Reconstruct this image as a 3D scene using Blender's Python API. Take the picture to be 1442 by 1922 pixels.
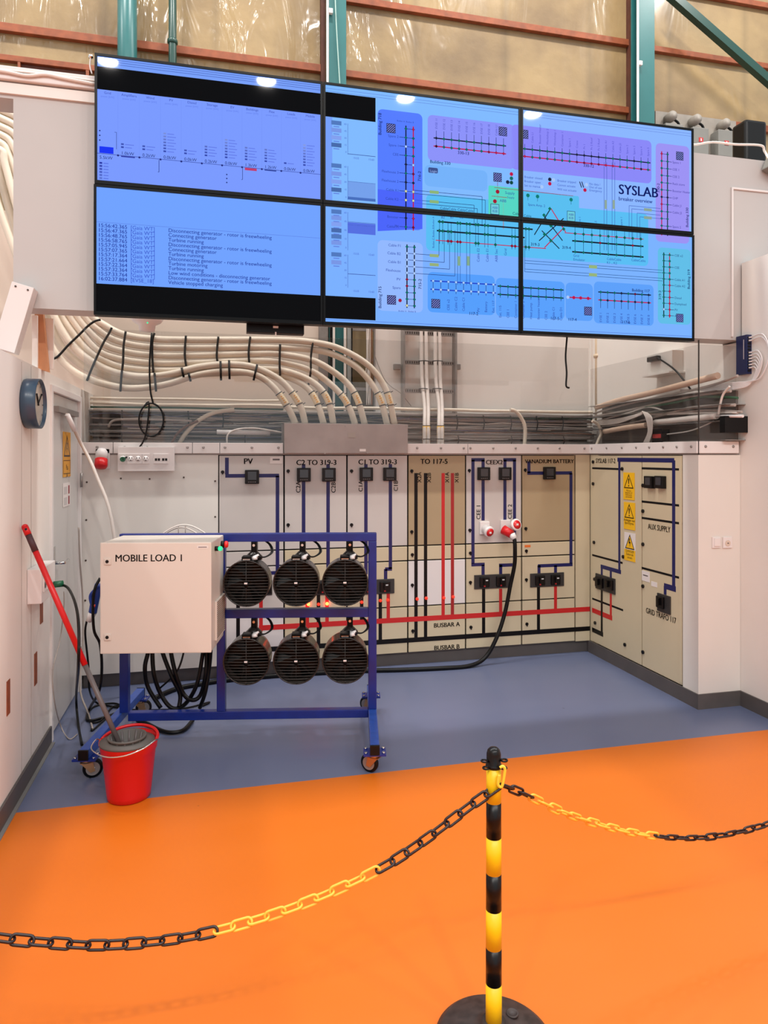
import bpy, bmesh, math, random
from mathutils import Vector, Matrix
random.seed(7)
for o in list(bpy.data.objects): bpy.data.objects.remove(o)
sc = bpy.context.scene
COL = sc.collection
# ---------------------------------------------------------------- camera
H = 1.7; FP = 1306.0; CX = 721.0; HY = 854.0
YAW = math.radians(13.6)
FW = Vector((math.sin(YAW), math.cos(YAW), 0)); RT = Vector((math.cos(YAW), -math.sin(YAW), 0))
cd = bpy.data.cameras.new('camera'); cam = bpy.data.objects.new('camera', cd); COL.objects.link(cam)
cam.location = (0, 0, H); cam.rotation_euler = (math.radians(90), 0, -YAW)
cd.sensor_fit = 'VERTICAL'; cd.sensor_height = 24.0; cd.sensor_width = 18.0
cd.lens = 24.0 * FP / 1922.0
cd.shift_y = -(961 - HY) / 1922.0
cd.clip_start = 0.05; cd.clip_end = 100
sc.camera = cam
sc.view_settings.view_transform = 'Standard'; sc.view_settings.look = 'None'
sc.view_settings.gamma = 1.0; sc.view_settings.use_curve_mapping = False
sc.view_settings.exposure = 0.31
# ---------------------------------------------------------------- light
w = bpy.data.worlds.new('hall_air'); sc.world = w; w.use_nodes = True
bg = w.node_tree.nodes['Background']
bg.inputs[0].default_value = (0.90, 0.95, 0.98, 1); bg.inputs[1].default_value = 0.82
def hall_lamp(x, y, z, p, size=0.5, col=(1.0, 0.95, 0.90)):
    l = bpy.data.lights.new('high_bay_light', 'AREA'); l.shape = 'DISK'; l.size = size
    l.energy = p; l.color = col
    o = bpy.data.objects.new('high_bay_light', l); COL.objects.link(o); o.location = (x, y, z)
for x in (-4.1, -1.68, 0.83, 3.26, 5.7):
    hall_lamp(x, -4.0, 8.0, 150, 0.30)
    hall_lamp(x, 4.45, 8.0, 90, 0.4)
# ---------------------------------------------------------------- helpers
def ray(px, py):
    return FW + RT * ((px - CX) / FP) + Vector((0, 0, -(py - HY) / FP))
def W(px, py, Y=None, X=None, Z=None, D=None):
    r = ray(px, py)
    if Y is not None: t = Y / r.y
    elif X is not None: t = X / r.x
    elif Z is not None: t = (Z - H) / r.z
    else: t = D
    return Vector((0, 0, H)) + r * t
def lin(c):
    return tuple((v / 255 / 12.92) if v / 255 <= 0.04045 else ((v / 255 + 0.055) / 1.055) ** 2.4 for v in c)
MATS = {}
def mat(name, rgb, rough=0.5, metal=0.0, emit=0.0, spec=0.5, noise=0.0, nscale=6.0, bump=0.0, bscale=40.0, rgb2=None, coat=0.0):
    if name in MATS: return MATS[name]
    m = bpy.data.materials.new(name); m.use_nodes = True
    nt = m.node_tree; b = nt.nodes['Principled BSDF']
    c = lin(rgb) + (1,)
    b.inputs['Base Color'].default_value = c
    b.inputs['Roughness'].default_value = rough; b.inputs['Metallic'].default_value = metal
    b.inputs['Specular IOR Level'].default_value = spec
    if coat: b.inputs['Coat Weight'].default_value = coat; b.inputs['Coat Roughness'].default_value = 0.12
    tc = None
    if noise or bump:
        tc = nt.nodes.new('ShaderNodeTexCoord')
    if noise:
        n = nt.nodes.new('ShaderNodeTexNoise'); n.inputs['Scale'].default_value = nscale; n.inputs['Detail'].default_value = 6
        nt.links.new(tc.outputs['Object'], n.inputs['Vector'])
        mx = nt.nodes.new('ShaderNodeMix'); mx.data_type = 'RGBA'
        c2 = lin(rgb2) + (1,) if rgb2 else tuple(v * (1 - noise) for v in c[:3]) + (1,)
        mx.inputs[6].default_value = c; mx.inputs[7].default_value = c2
        mr = nt.nodes.new('ShaderNodeMapRange'); mr.inputs[1].default_value = 0.35; mr.inputs[2].default_value = 0.7
        nt.links.new(n.outputs['Fac'], mr.inputs[0]); nt.links.new(mr.outputs[0], mx.inputs[0])
        nt.links.new(mx.outputs[2], b.inputs['Base Color'])
    if bump:
        n2 = nt.nodes.new('ShaderNodeTexNoise'); n2.inputs['Scale'].default_value = bscale; n2.inputs['Detail'].default_value = 3
        nt.links.new(tc.outputs['Object'], n2.inputs['Vector'])
        bp = nt.nodes.new('ShaderNodeBump'); bp.inputs['Strength'].default_value = bump; bp.inputs['Distance'].default_value = 0.02
        nt.links.new(n2.outputs['Fac'], bp.inputs['Height']); nt.links.new(bp.outputs[0], b.inputs['Normal'])
    if emit:
        b.inputs['Emission Color'].default_value = c; b.inputs['Emission Strength'].default_value = emit
        b.inputs['Base Color'].default_value = (0.001, 0.001, 0.0012, 1)
    MATS[name] = m
    return m
def scr(rgb):            # a lit colour of the display panels
    n = 'lit_display_%d_%d_%d' % rgb
    return mat(n, rgb, rough=0.03, emit=0.807, spec=0.06)
WHITE = mat('white_paint', (234, 228, 221), 0.5, noise=0.05, nscale=2.0)
WHITEB = mat('bulkhead_paint', (188, 184, 181), 0.5, noise=0.05, nscale=2.0)
WHITE2 = mat('white_panel', (224, 219, 212), 0.42, noise=0.04, nscale=1.5)
WARMW = mat('old_cream_wall', (216, 198, 182), 0.65, noise=0.06, nscale=1.2)
STRIPW = mat('white_strip', (224, 218, 215), 0.4)
BEIGE = mat('beige_enamel', (204, 190, 160), 0.38, noise=0.05, nscale=3)
GREYD = mat('grey_enamel', (200, 193, 188), 0.38, noise=0.05, nscale=3)
TAND = mat('tan_enamel', (170, 150, 118), 0.38, noise=0.05, nscale=3)
LWHT = mat('white_enamel', (222, 216, 214), 0.38)
BOXW = mat('cream_enamel', (216, 206, 196), 0.35, bump=0.02, bscale=300)
SKIRT = mat('grey_skirting', (88, 82, 80), 0.5, noise=0.15, nscale=8)
BLACK = mat('black_plastic', (7, 6, 8), 0.35, spec=0.3)
RUBBER = mat('black_rubber', (5, 5, 6), 0.4, spec=0.25)
TIE = mat('black_tie', (10, 8, 8), 0.5, spec=0.3)
GAP = mat('dark_gap', (16, 12, 12), 0.8, spec=0.2)
BLUE = mat('blue_tape', (12, 18, 86), 0.4)
RED = mat('red_tape', (196, 28, 30), 0.45)
DRED = mat('dark_red_tape', (160, 26, 28), 0.45)
BLK = mat('black_tape', (6, 5, 7), 0.4, spec=0.25)
FRAME = mat('blue_gloss_paint', (14, 40, 125), 0.3, noise=0.2, nscale=12, spec=0.5)
FOOTB = mat('blue_worn_paint', (38, 78, 165), 0.35, noise=0.25, nscale=25)
ZINC = mat('yellow_zinc', (190, 150, 110), 0.3, metal=0.9)
STEEL = mat('galvanised_steel', (160, 154, 150), 0.4, metal=0.6, noise=0.15, nscale=20)
DSTEEL = mat('dull_steel', (166, 156, 152), 0.42, metal=0.25, noise=0.2, nscale=4)
CHROME = mat('chrome', (210, 210, 210), 0.12, metal=1.0)
CABLE = mat('ivory_cable', (226, 212, 192), 0.42, noise=0.08, nscale=9)
CABLW = mat('white_cable', (222, 212, 204), 0.45)
CABLG = mat('grey_cable', (168, 156, 148), 0.5)
CABGR = mat('green_cable', (52, 92, 66), 0.5)
TEAL = mat('teal_paint', (44, 108, 108), 0.35, noise=0.12, nscale=5)
TEALD = mat('dark_teal_paint', (24, 66, 58), 0.35)
WOOD = mat('red_brown_timber', (150, 78, 42), 0.6, noise=0.35, nscale=14)
WOODD = mat('dark_timber', (88, 44, 28), 0.7, noise=0.3, nscale=14)
YEL = mat('sign_yellow', (240, 186, 20), 0.5)
AMB = mat('amber_sign', (214, 152, 50), 0.5)
PAPER = mat('paper', (226, 218, 214), 0.6)
PLAST = mat('white_plastic', (228, 222, 220), 0.35)
BREDP = mat('red_plastic', (206, 18, 24), 0.35, bump=0.03, bscale=200)
GREYP = mat('grey_plastic', (96, 88, 88), 0.4)
NAVY = mat('navy_metal', (18, 30, 78), 0.4)
CLOCKB = mat('slate_blue', (52, 72, 92), 0.28)
DKGRN = mat('green_plastic', (20, 92, 62), 0.4)
HEAT = mat('heater_black', (3, 3, 3), 0.35, spec=0.15)
GRIL = mat('grille_wire', (62, 60, 58), 0.3, metal=0.3)
HEATB = mat('heater_body', (34, 30, 28), 0.22, spec=0.4)
PIPEC = mat('cream_pipe', (218, 196, 168), 0.45)
LEDR = mat('red_led', (255, 60, 30), emit=2.5)
LEDG = mat('green_led', (40, 230, 150), emit=1.2)

ROOTM = {}
class MB:
    def __init__(s): s.bm = bmesh.new(); s.mats = []
    def mi(s, m):
        if m not in s.mats: s.mats.append(m)
        return s.mats.index(m)
    def face(s, vs, m, smooth=False):
        try: f = s.bm.faces.new(vs)
        except ValueError: return None
        f.material_index = s.mi(m); f.smooth = smooth; return f
    def poly(s, pts, m): return s.face([s.bm.verts.new(p) for p in pts], m)
    def box(s, x0, x1, y0, y1, z0, z1, m, M=None):
        if x0 > x1: x0, x1 = x1, x0
        if y0 > y1: y0, y1 = y1, y0
        if z0 > z1: z0, z1 = z1, z0
        v = [Vector((x, y, z)) for x in (x0, x1) for y in (y0, y1) for z in (z0, z1)]
        if M is not None: v = [M @ p for p in v]
        v = [s.bm.verts.new(p) for p in v]
        for q in ((0, 1, 3, 2), (4, 6, 7, 5), (0, 4, 5, 1), (2, 3, 7, 6), (0, 2, 6, 4), (1, 5, 7, 3)):
            s.face([v[i] for i in q], m)
        return s
    def bbox(s, x0, x1, y0, y1, z0, z1, m, b=0.006, M=None):      # box with chamfered edges
        t = bmesh.new(); bmesh.ops.create_cube(t, size=1)
        for v in t.verts:
            v.co = Vector(((x0 + x1) / 2 + v.co.x * abs(x1 - x0), (y0 + y1) / 2 + v.co.y * abs(y1 - y0), (z0 + z1) / 2 + v.co.z * abs(z1 - z0)))
        bmesh.ops.bevel(t, geom=t.edges[:], offset=b, segments=2, affect='EDGES', profile=0.6)
        s.merge(t, m, M); return s
    def merge(s, t, m, M=None, smooth=False):
        mp = {}
        for v in t.verts: mp[v] = s.bm.verts.new(M @ v.co if M is not None else v.co)
        for f in t.faces: s.face([mp[v] for v in f.verts], m, smooth)
        t.free()
    def ring_surface(s, rings, m, cap0=True, cap1=True, smooth=True, closed=False):
        vr = [[s.bm.verts.new(p) for p in r] for r in rings]
        n = len(vr[0]); K = len(vr)
        for i in range(K if closed else K - 1):
            a, b = vr[i], vr[(i + 1) % K]
            for j in range(n): s.face([a[j], a[(j + 1) % n], b[(j + 1) % n], b[j]], m, smooth)
        if not closed:
            if cap0: s.face(vr[0][::-1], m)
            if cap1: s.face(vr[-1], m)
    def lathe(s, prof, origin, axis, m, seg=32, smooth=True, ref=None, sx=1.0, cap=True):
        a = Vector(axis).normalized()
        u = Vector(ref) if ref else (Vector((0, 0, 1)) if abs(a.z) < 0.9 else Vector((1, 0, 0)))
        u = (u - a * u.dot(a)).normalized(); v = a.cross(u)
        O = Vector(origin)
        rings = [[O + a * h + (u * math.cos(t) * sx + v * math.sin(t)) * r for t in [2 * math.pi * k / seg for k in range(seg)]] for r, h in prof]
        s.ring_surface(rings, m, cap0=cap, cap1=cap, smooth=smooth); return s
    def cyl(s, p0, p1, r, m, r1=None, seg=16, smooth=True):
        p0 = Vector(p0); p1 = Vector(p1); L = (p1 - p0).length
        if r1 is None: r1 = r
        return s.lathe([(r, 0), (r1, L)], p0, p1 - p0, m, seg, smooth)
    def tube(s, pts, r, m, seg=8, spline=True, sub=6, closed=False, radii=None):
        P = [Vector(p) for p in pts]
        if spline and len(P) > 2: P = catmull(P, sub, closed)
        n = len(P); T = []
        for i in range(n):
            a = P[(i - 1) % n] if closed or i > 0 else P[i]; b = P[(i + 1) % n] if closed or i < n - 1 else P[i]
            t = (b - a); T.append(t.normalized() if t.length > 1e-9 else Vector((0, 0, 1)))
        u = Vector((0, 0, 1)) if abs(T[0].z) < 0.9 else Vector((1, 0, 0))
        u = (u - T[0] * u.dot(T[0])).normalized(); rings = []
        for i in range(n):
            u = u - T[i] * u.dot(T[i])
            u = u.normalized() if u.length > 1e-6 else T[i].orthogonal().normalized()
            v = T[i].cross(u)
            rings.append([P[i] + (u * math.cos(2 * math.pi * k / seg) + v * math.sin(2 * math.pi * k / seg)) * r for k in range(seg)])
        s.ring_surface(rings, m, closed=closed); return s
    def text(s, txt, O, xd, yd, size, m, align='L', sq=1.0, bold=0.0):
        V, F, wd = glyphs(txt, 0.0)
        off = 0 if align == 'L' else (-wd / 2 if align == 'C' else -wd)
        O = Vector(O); xd = Vector(xd).normalized(); yd = Vector(yd).normalized()
        for sh in ((-bold, 0.0, bold) if bold else (0.0,)):
            vs = [s.bm.verts.new(O + xd * ((x + off) * size * sq + sh * size * 1.2) + yd * ((y + abs(sh) * 0.3) * size)) for x, y in V]
            for f in F: s.face([vs[i] for i in f], m)
        return s
    def build(s, name, parent=None, world=True, recalc=True, **tags):
        if recalc: bmesh.ops.recalc_face_normals(s.bm, faces=s.bm.faces[:])
        me = bpy.data.meshes.new(name)
        root = parent
        while root is not None and root.parent is not None: root = root.parent
        if parent is not None and world and root in ROOTM:
            s.bm.transform(ROOTM[root].inverted())
        s.bm.to_mesh(me); s.bm.free()
        for m in s.mats: me.materials.append(m)
        o = bpy.data.objects.new(name, me); COL.objects.link(o)
        if parent is not None: o.parent = parent
        for k, v in tags.items(): o[k] = v
        return o
def catmull(P, sub, closed=False):
    out = []; n = len(P)
    for i in range(n if closed else n - 1):
        if closed: p0, p1, p2, p3 = P[i - 1], P[i], P[(i + 1) % n], P[(i + 2) % n]
        else: p0 = P[max(i - 1, 0)]; p1 = P[i]; p2 = P[i + 1]; p3 = P[min(i + 2, n - 1)]
        for k in range(sub):
            t = k / sub
            out.append(0.5 * ((2 * p1) + (p2 - p0) * t + (2 * p0 - 5 * p1 + 4 * p2 - p3) * t * t + (3 * p1 - p0 - 3 * p2 + p3) * t ** 3))
    if not closed: out.append(P[-1])
    return out
GC = {}
def glyphs(txt, bold=0.0):
    k = (txt, bold)
    if k in GC: return GC[k]
    c = bpy.data.curves.new('t', 'FONT'); c.body = txt; c.size = 1.0; c.resolution_u = 3; c.offset = bold
    o = bpy.data.objects.new('t', c)
    me = bpy.data.meshes.new_from_object(o)
    V = [(v.co.x, v.co.y) for v in me.vertices]; F = [tuple(p.vertices) for p in me.polygons]
    wd = max([v[0] for v in V], default=0)
    bpy.data.objects.remove(o); bpy.data.curves.remove(c); bpy.data.meshes.remove(me)
    GC[k] = (V, F, wd); return GC[k]
def thing(name, label, cat, loc=(0, 0, 0), rz=0.0, group=None):
    o = bpy.data.objects.new(name, None); COL.objects.link(o)
    o.location = loc; o.rotation_euler = (0, 0, rz); o.empty_display_size = 0.1
    o['label'] = label; o['category'] = cat
    if group: o['group'] = group
    ROOTM[o] = Matrix.Translation(Vector(loc)) @ Matrix.Rotation(rz, 4, 'Z')
    return o
def tagged(mb, name, label, cat, group=None, kind=None):
    o = mb.build(name); o['label'] = label; o['category'] = cat
    if group: o['group'] = group
    if kind: o['kind'] = kind
    return o
def struct(mb, name, parent=None):
    o = mb.build(name, parent)
    if parent is None: o['kind'] = 'structure'
    return o
def copy_tree(o, parent=None):
    c = o.copy(); COL.objects.link(c); c.parent = parent
    for ch in list(o.children): copy_tree(ch, c)
    return c
XP = Vector((1, 0, 0)); YP = Vector((0, 1, 0)); ZP = Vector((0, 0, 1))

# ================================================================ SETTING
YB = 5.42      # face of the switchboard
XR = 3.14      # face of the right-hand switchboard
XL = -0.952    # left partition
YF = 4.03      # upper white panel wall
YWB = 5.95     # wall behind the trays
YH = 6.35      # hall wall
FZ = 0.0
# floor: blue bay and orange hall floor
def floor_material(name, a, b, stain, rough):
    m = bpy.data.materials.new(name); m.use_nodes = True; nt = m.node_tree; P = nt.nodes['Principled BSDF']
    tc = nt.nodes.new('ShaderNodeTexCoord')
    n = nt.nodes.new('ShaderNodeTexNoise'); n.inputs['Scale'].default_value = 1.6; n.inputs['Detail'].default_value = 8; n.inputs['Roughness'].default_value = 0.6
    mp = nt.nodes.new('ShaderNodeMapping'); mp.inputs['Scale'].default_value = (0.6, 1.6, 1)
    nt.links.new(tc.outputs['Object'], mp.inputs[0]); nt.links.new(mp.outputs[0], n.inputs[0])
    mx = nt.nodes.new('ShaderNodeMix'); mx.data_type = 'RGBA'
    mx.inputs[6].default_value = lin(a) + (1,); mx.inputs[7].default_value = lin(b) + (1,)
    nt.links.new(n.outputs['Fac'], mx.inputs[0])
    n2 = nt.nodes.new('ShaderNodeTexNoise'); n2.inputs['Scale'].default_value = 9; n2.inputs['Detail'].default_value = 2
    nt.links.new(tc.outputs['Object'], n2.inputs[0])
    mr = nt.nodes.new('ShaderNodeMapRange'); mr.inputs[1].default_value = 0.785; mr.inputs[2].default_value = 0.80
    nt.links.new(n2.outputs['Fac'], mr.inputs[0])
    mx2 = nt.nodes.new('ShaderNodeMix'); mx2.data_type = 'RGBA'; mx2.inputs[7].default_value = lin(stain) + (1,)
    nt.links.new(mr.outputs[0], mx2.inputs[0]); nt.links.new(mx.outputs[2], mx2.inputs[6])
    nt.links.new(mx2.outputs[2], P.inputs['Base Color'])
    rr = nt.nodes.new('ShaderNodeMapRange'); rr.inputs[3].default_value = rough - 0.06; rr.inputs[4].default_value = rough + 0.1
    nt.links.new(n.outputs['Fac'], rr.inputs[0]); nt.links.new(rr.outputs[0], P.inputs['Roughness'])
    return m
FBLUE = floor_material('blue_vinyl_floor', (88, 98, 128), (106, 113, 140), (40, 44, 60), 0.32)
FORNG = floor_material('orange_vinyl_floor', (206, 102, 14), (213, 110, 20), (120, 52, 14), 0.42)
YL = 3.625
m = MB()
m.box(-6, 8, -16, YL, -0.1, 0.0, FORNG); m.box(-6, 8, YL, 7, -0.1, 0.0, FBLUE)
struct(m, 'floor')
# hall wall with insulation behind plastic film
def insul_mat():
    m = bpy.data.materials.new('insulation_under_film'); m.use_nodes = True; nt = m.node_tree; P = nt.nodes['Principled BSDF']
    tc = nt.nodes.new('ShaderNodeTexCoord')
    n = nt.nodes.new('ShaderNodeTexNoise'); n.inputs['Scale'].default_value = 1.5; n.inputs['Detail'].default_value = 8
    nt.links.new(tc.outputs['Object'], n.inputs[0])
    cr = nt.nodes.new('ShaderNodeValToRGB')
    cr.color_ramp.elements[0].position = 0.25; cr.color_ramp.elements[0].color = lin((108, 86, 58)) + (1,)
    cr.color_ramp.elements[1].position = 0.62; cr.color_ramp.elements[1].color = lin((156, 131, 88)) + (1,)
    nt.links.new(n.outputs['Fac'], cr.inputs[0])
    # batt joints every 0.6 m
    wv = nt.nodes.new('ShaderNodeSeparateXYZ'); nt.links.new(tc.outputs['Object'], wv.inputs[0])
    md = nt.nodes.new('ShaderNodeMath'); md.operation = 'PINGPONG'; md.inputs[1].default_value = 0.46
    nt.links.new(wv.outputs[0], md.inputs[0])
    mr = nt.nodes.new('ShaderNodeMapRange'); mr.inputs[1].default_value = 0.0; mr.inputs[2].default_value = 0.06; mr.inputs[3].default_value = 0.80; mr.inputs[4].default_value = 1.0
    nt.links.new(md.outputs[0], mr.inputs[0])
    mm = nt.nodes.new('ShaderNodeMix'); mm.data_type = 'RGBA'; mm.blend_type = 'MULTIPLY'; mm.inputs[0].default_value = 1
    nt.links.new(cr.outputs[0], mm.inputs[6]); nt.links.new(mr.outputs[0], mm.inputs[7])
    nt.links.new(mm.outputs[2], P.inputs['Base Color'])
    P.inputs['Roughness'].default_value = 0.7
    P.inputs['Coat Weight'].default_value = 0.8; P.inputs['Coat Roughness'].default_value = 0.2
    mp = nt.nodes.new('ShaderNodeMapping'); mp.inputs['Rotation'].default_value = (0, 0.7, 0); mp.inputs['Scale'].default_value = (3.2, 1, 0.9)
    nt.links.new(tc.outputs['Object'], mp.inputs[0])
    n2 = nt.nodes.new('ShaderNodeTexNoise'); n2.inputs['Scale'].default_value = 1.0; n2.inputs['Detail'].default_value = 3; n2.inputs['Distortion'].default_value = 1.2
    nt.links.new(mp.outputs[0], n2.inputs[0])
    # film is more crumpled on the left
    ms = nt.nodes.new('ShaderNodeMapRange'); ms.inputs[1].default_value = 0.6; ms.inputs[2].default_value = 2.4; ms.inputs[3].default_value = 1.0; ms.inputs[4].default_value = 0.10
    nt.links.new(wv.outputs[0], ms.inputs[0])
    mu = nt.nodes.new('ShaderNodeMath'); mu.operation = 'MULTIPLY'
    nt.links.new(n2.outputs['Fac'], mu.inputs[0]); nt.links.new(ms.outputs[0], mu.inputs[1])
    bp = nt.nodes.new('ShaderNodeBump'); bp.inputs['Strength'].default_value = 1.0; bp.inputs['Distance'].default_value = 0.14
    nt.links.new(mu.outputs[0], bp.inputs['Height'])
    nt.links.new(bp.outputs[0], P.inputs['Coat Normal'])
    bp2 = nt.nodes.new('ShaderNodeBump'); bp2.inputs['Strength'].default_value = 0.5; bp2.inputs['Distance'].default_value = 0.08
    nt.links.new(n.outputs['Fac'], bp2.inputs['Height']); nt.links.new(bp2.outputs[0], P.inputs['Normal'])
    return m
INS = insul_mat()
m = MB(); m.box(-5, 8, YH, YH + 0.1, 0, 7.2, INS); struct(m, 'wall_hall')
# timber rails nailed over the film
tn = [0]
def trim(mb):
    tn[0] += 1; return struct(mb, 'trim_%d' % tn[0])
def rail(pxa, ya, pxb, zt, zb, mm=WOOD, Y0=YH - 0.05):
    a = W(pxa, ya, Y=Y0).x; b = W(pxb, ya, Y=Y0).x
    m = MB(); m.bbox(a, b, Y0, YH - 0.001, zb, zt, mm, 0.004); trim(m)
def zat(px, py, Y=None, X=None): return W(px, py, Y=Y, X=X).z
YR = YH - 0.05
rail(-120, 50, 607, zat(600, 120, Y=YR), zat(600, 134, Y=YR))
rail(-120, 100, 230, zat(80, 110, Y=YR), zat(80, 121, Y=YR))
rail(645, 0, 1186, zat(950, 37, Y=YR), zat(950, 49, Y=YR))
rail(645, 140, 1186, zat(950, 170, Y=YR), zat(950, 182, Y=YR))
rail(1228, 90, 1560, zat(1300, 96, Y=YR), zat(1300, 106, Y=YR))
rail(1228, 200, 1560, zat(1430, 234, Y=YR), zat(1430, 246, Y=YR))
rail(1228, 0, 1560, zat(1400, -3, Y=YR), zat(1400, 7, Y=YR))
for pa, pb in ((33, 38), (161, 167)):
    m = MB(); a = W(pa, 120, Y=YR); b = W(pb, 120, Y=YR); m.box(a.x, b.x, YR, YH - 0.001, 3.3, zat(80, 121, Y=YR) - 0.002, WOOD); trim(m)
m = MB(); a = W(39, 130, Y=YH - 0.02); b = W(160, 130, Y=YH - 0.02); m.box(a.x, b.x, YH - 0.02, YH - 0.001, 3.3, zat(80, 121, Y=YR) - 0.002, WOODD); trim(m)
for pa, pb in ((603, 611), (1184, 1194)):
    m = MB(); a = W(pa, 120, Y=YR - 0.03); b = W(pb, 120, Y=YR - 0.03); m.box(a.x, b.x, YR - 0.03, YH - 0.001, 0.0, 7.1, WOODD); trim(m)
# back wall behind the trays
m = MB()
xo0, xo1 = W(598, 650, Y=YWB).x, W(705, 650, Y=YWB).x
m.box(-4.5, xo0, YWB, YWB + 0.06, 0, 3.6, WARMW)
m.box(xo1, 3.9, YWB, YWB + 0.06, 0, 3.6, WHITE)
m.box(xo0, xo1, YWB, YWB + 0.06, 0, 1.5, WARMW)
struct(m, 'wall_back')
# upper white wall (bulkhead) carrying the screens
m = MB()
XBL = W(25, 400, Y=YF).x
m.box(XBL, 6.5, YF, YF + 0.17, 2.48, 3.72, WHITEB)
m.box(-5, XBL, YF, YF + 0.17, 3.58, 3.72, WHITEB)
struct(m, 'wall_upper')
m = MB(); m.bbox(-5, -0.55, YF - 0.035, YF - 0.001, 3.665, 3.735, STRIPW, 0.006); m.box(-5, -0.55, YF - 0.015, YF - 0.001, 3.60, 3.655, WHITE); trim(m)
m = MB(); zl = 3.50; xa = W(1372, 400, Y=YF).x
m.box(xa, xa + 0.012, YF - 0.012, YF - 0.001, 2.5, zl, STRIPW); m.box(xa, 6.4, YF - 0.012, YF - 0.001, zl, zl + 0.012, STRIPW); trim(m)
# right side wall, in front of the bulkhead corner
XW = 3.47
m = MB(); m.box(XW, XW + 0.12, -3.0, YF - 0.013, 0, 3.0, WHITE); m.box(XW, XW + 0.12, YF - 0.013, YF - 0.001, 0, 2.47, WHITE)
m.box(XW, XW + 0.12, YF, YF + 0.171, 0, 2.47, WHITE); m.box(XW, XW + 0.12, YF + 0.171, YWB, 0, 3.6, WHITE)
struct(m, 'wall_right')
# pillar/casing front at the end of the right board
m = MB(); m.box(XR, XW - 0.001, YF, YF + 0.12, 0, 1.70, WHITE2); m.box(XR, XR + 0.06, YF + 0.12, 4.19, 0, 1.70, WHITE2); struct(m, 'wall_pillar')
# left partition with door opening
DY0, DY1, DZ = 4.50, 5.36, 2.08
m = MB()
m.box(XL - 0.1, XL, -3.0, DY0 - 0.04, 0, 2.18, WHITE)
m.box(XL - 0.1, XL, DY1 + 0.04, YWB - 0.001, 0, 2.18, WHITE)
m.box(XL - 0.1, XL, DY0 - 0.04, DY1 + 0.04, DZ + 0.04, 2.18, WHITE)
struct(m, 'wall_left')
m = MB()
m.bbox(XL - 0.1, XL + 0.012, DY0 - 0.04, DY0, 0, DZ + 0.04, STRIPW, 0.003)
m.bbox(XL - 0.1, XL + 0.012, DY1, DY1 + 0.04, 0, DZ + 0.04, STRIPW, 0.003)
m.bbox(XL - 0.1, XL + 0.012, DY0, DY1, DZ, DZ + 0.04, STRIPW, 0.003)
trim(m)
DOORM = mat('grey_white_door', (200, 196, 192), 0.35)
m = MB(); m.bbox(XL - 0.06, XL - 0.01, DY0 + 0.003, DY1 - 0.003, 0.012, DZ - 0.003, DOORM, 0.003); dr = struct(m, 'door_1')
m = MB(); hy = 4.60
m.box(XL - 0.009, XL - 0.002, hy - 0.02, hy + 0.02, 0.86, 1.14, CHROME)
m.cyl((XL - 0.002, hy, 1.04), (XL + 0.055, hy, 1.04), 0.009, CHROME); m.tube([(XL + 0.05, hy, 1.04), (XL + 0.055, hy + 0.05, 1.04), (XL + 0.05, hy + 0.12, 1.042)], 0.009, CHROME)
m.build('door_handle', dr)
for z in (0.28, 1.52):
    m = MB(); m.cyl((XL + 0.018, DY1 - 0.01, z - 0.05), (XL + 0.018, DY1 - 0.01, z + 0.05), 0.009, STEEL); m.build('hinge', dr)
m = MB(); m.box(XL - 0.009, XL + 0.02, DY0 + 0.1, DY1 - 0.12, 1.965, 2.0, mat('closer_grey', (140, 132, 128), 0.4)); m.build('door_closer', dr)
# seams and slots of the left partition
m = MB()
for px in (40, 58):
    y = W(px, 1000, X=XL).y; m.box(XL - 0.001, XL + 0.0012, y, y + 0.005, 0.1, 2.17, mat('seam_grey', (170, 160, 154), 0.6))
trim(m)
m = MB()
for px0, px1, ya, yb in ((12, 18, 1280, 1345), (64, 69, 1228, 1288), (75, 80, 1130, 1172)):
    a = W(px0, ya, X=XL); b = W(px1, yb, X=XL); m.box(XL - 0.001, XL + 0.003, a.y, b.y, W(px0, ya, X=XL).z, W(px0, yb, X=XL).z, WOOD)
trim(m)
# baseboards
def base(name, mb): struct(mb, name)
m = MB(); m.box(XL + 0.001, XL + 0.012, -3, DY0 - 0.045, 0, 0.10, SKIRT); base('baseboard_left', m)
m = MB(); m.box(XL + 0.012, XR - 0.001, YB + 0.03, YB + 0.05, 0, 0.10, SKIRT); base('baseboard_back', m)
m = MB(); m.box(XR - 0.012, XR - 0.001, YF - 0.0005, YB + 0.03, 0, 0.10, SKIRT); base('baseboard_right', m)
m = MB(); m.box(XR - 0.012, XW - 0.012, YF - 0.012, YF - 0.001, 0, 0.10, SKIRT); base('baseboard_pillar', m)
m = MB(); m.box(XW - 0.012, XW - 0.001, -3, YF - 0.001, 0, 0.10, SKIRT); base('baseboard_side', m)
# cove where skirting meets the floor
m = MB(); m.box(XL + 0.012, XL + 0.03, -3, DY0 - 0.05, 0, 0.006, mat('cove_grey', (120, 118, 116), 0.6)); trim(m)
# white panel at the left of the switchboard + casing strip
m = MB()
m.box(XL + 0.002, 0.018, YB, YB + 0.4, 0.10, 1.70, WHITE2)
m.box(3.005, XR, YB, YB + 0.4, 0.10, 1.70, BEIGE)
m.box(XR + 0.005, XR + 0.3, 5.30, YB - 0.001, 0.1, 1.70, BEIGE)
struct(m, 'wall_casing')
m = MB(); SCR = mat('screw_dark', (80, 66, 60), 0.4, metal=0.5)
for px, py in ((163, 905), (162, 976), (161, 1052), (160, 1127), (227, 898), (281, 899), (345, 896), (404, 903), (404, 970)):
    p = W(px, py, Y=YB - 0.001); m.cyl(p, p - YP * 0.004, 0.007, SCR, seg=8)
trim(m)
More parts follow.
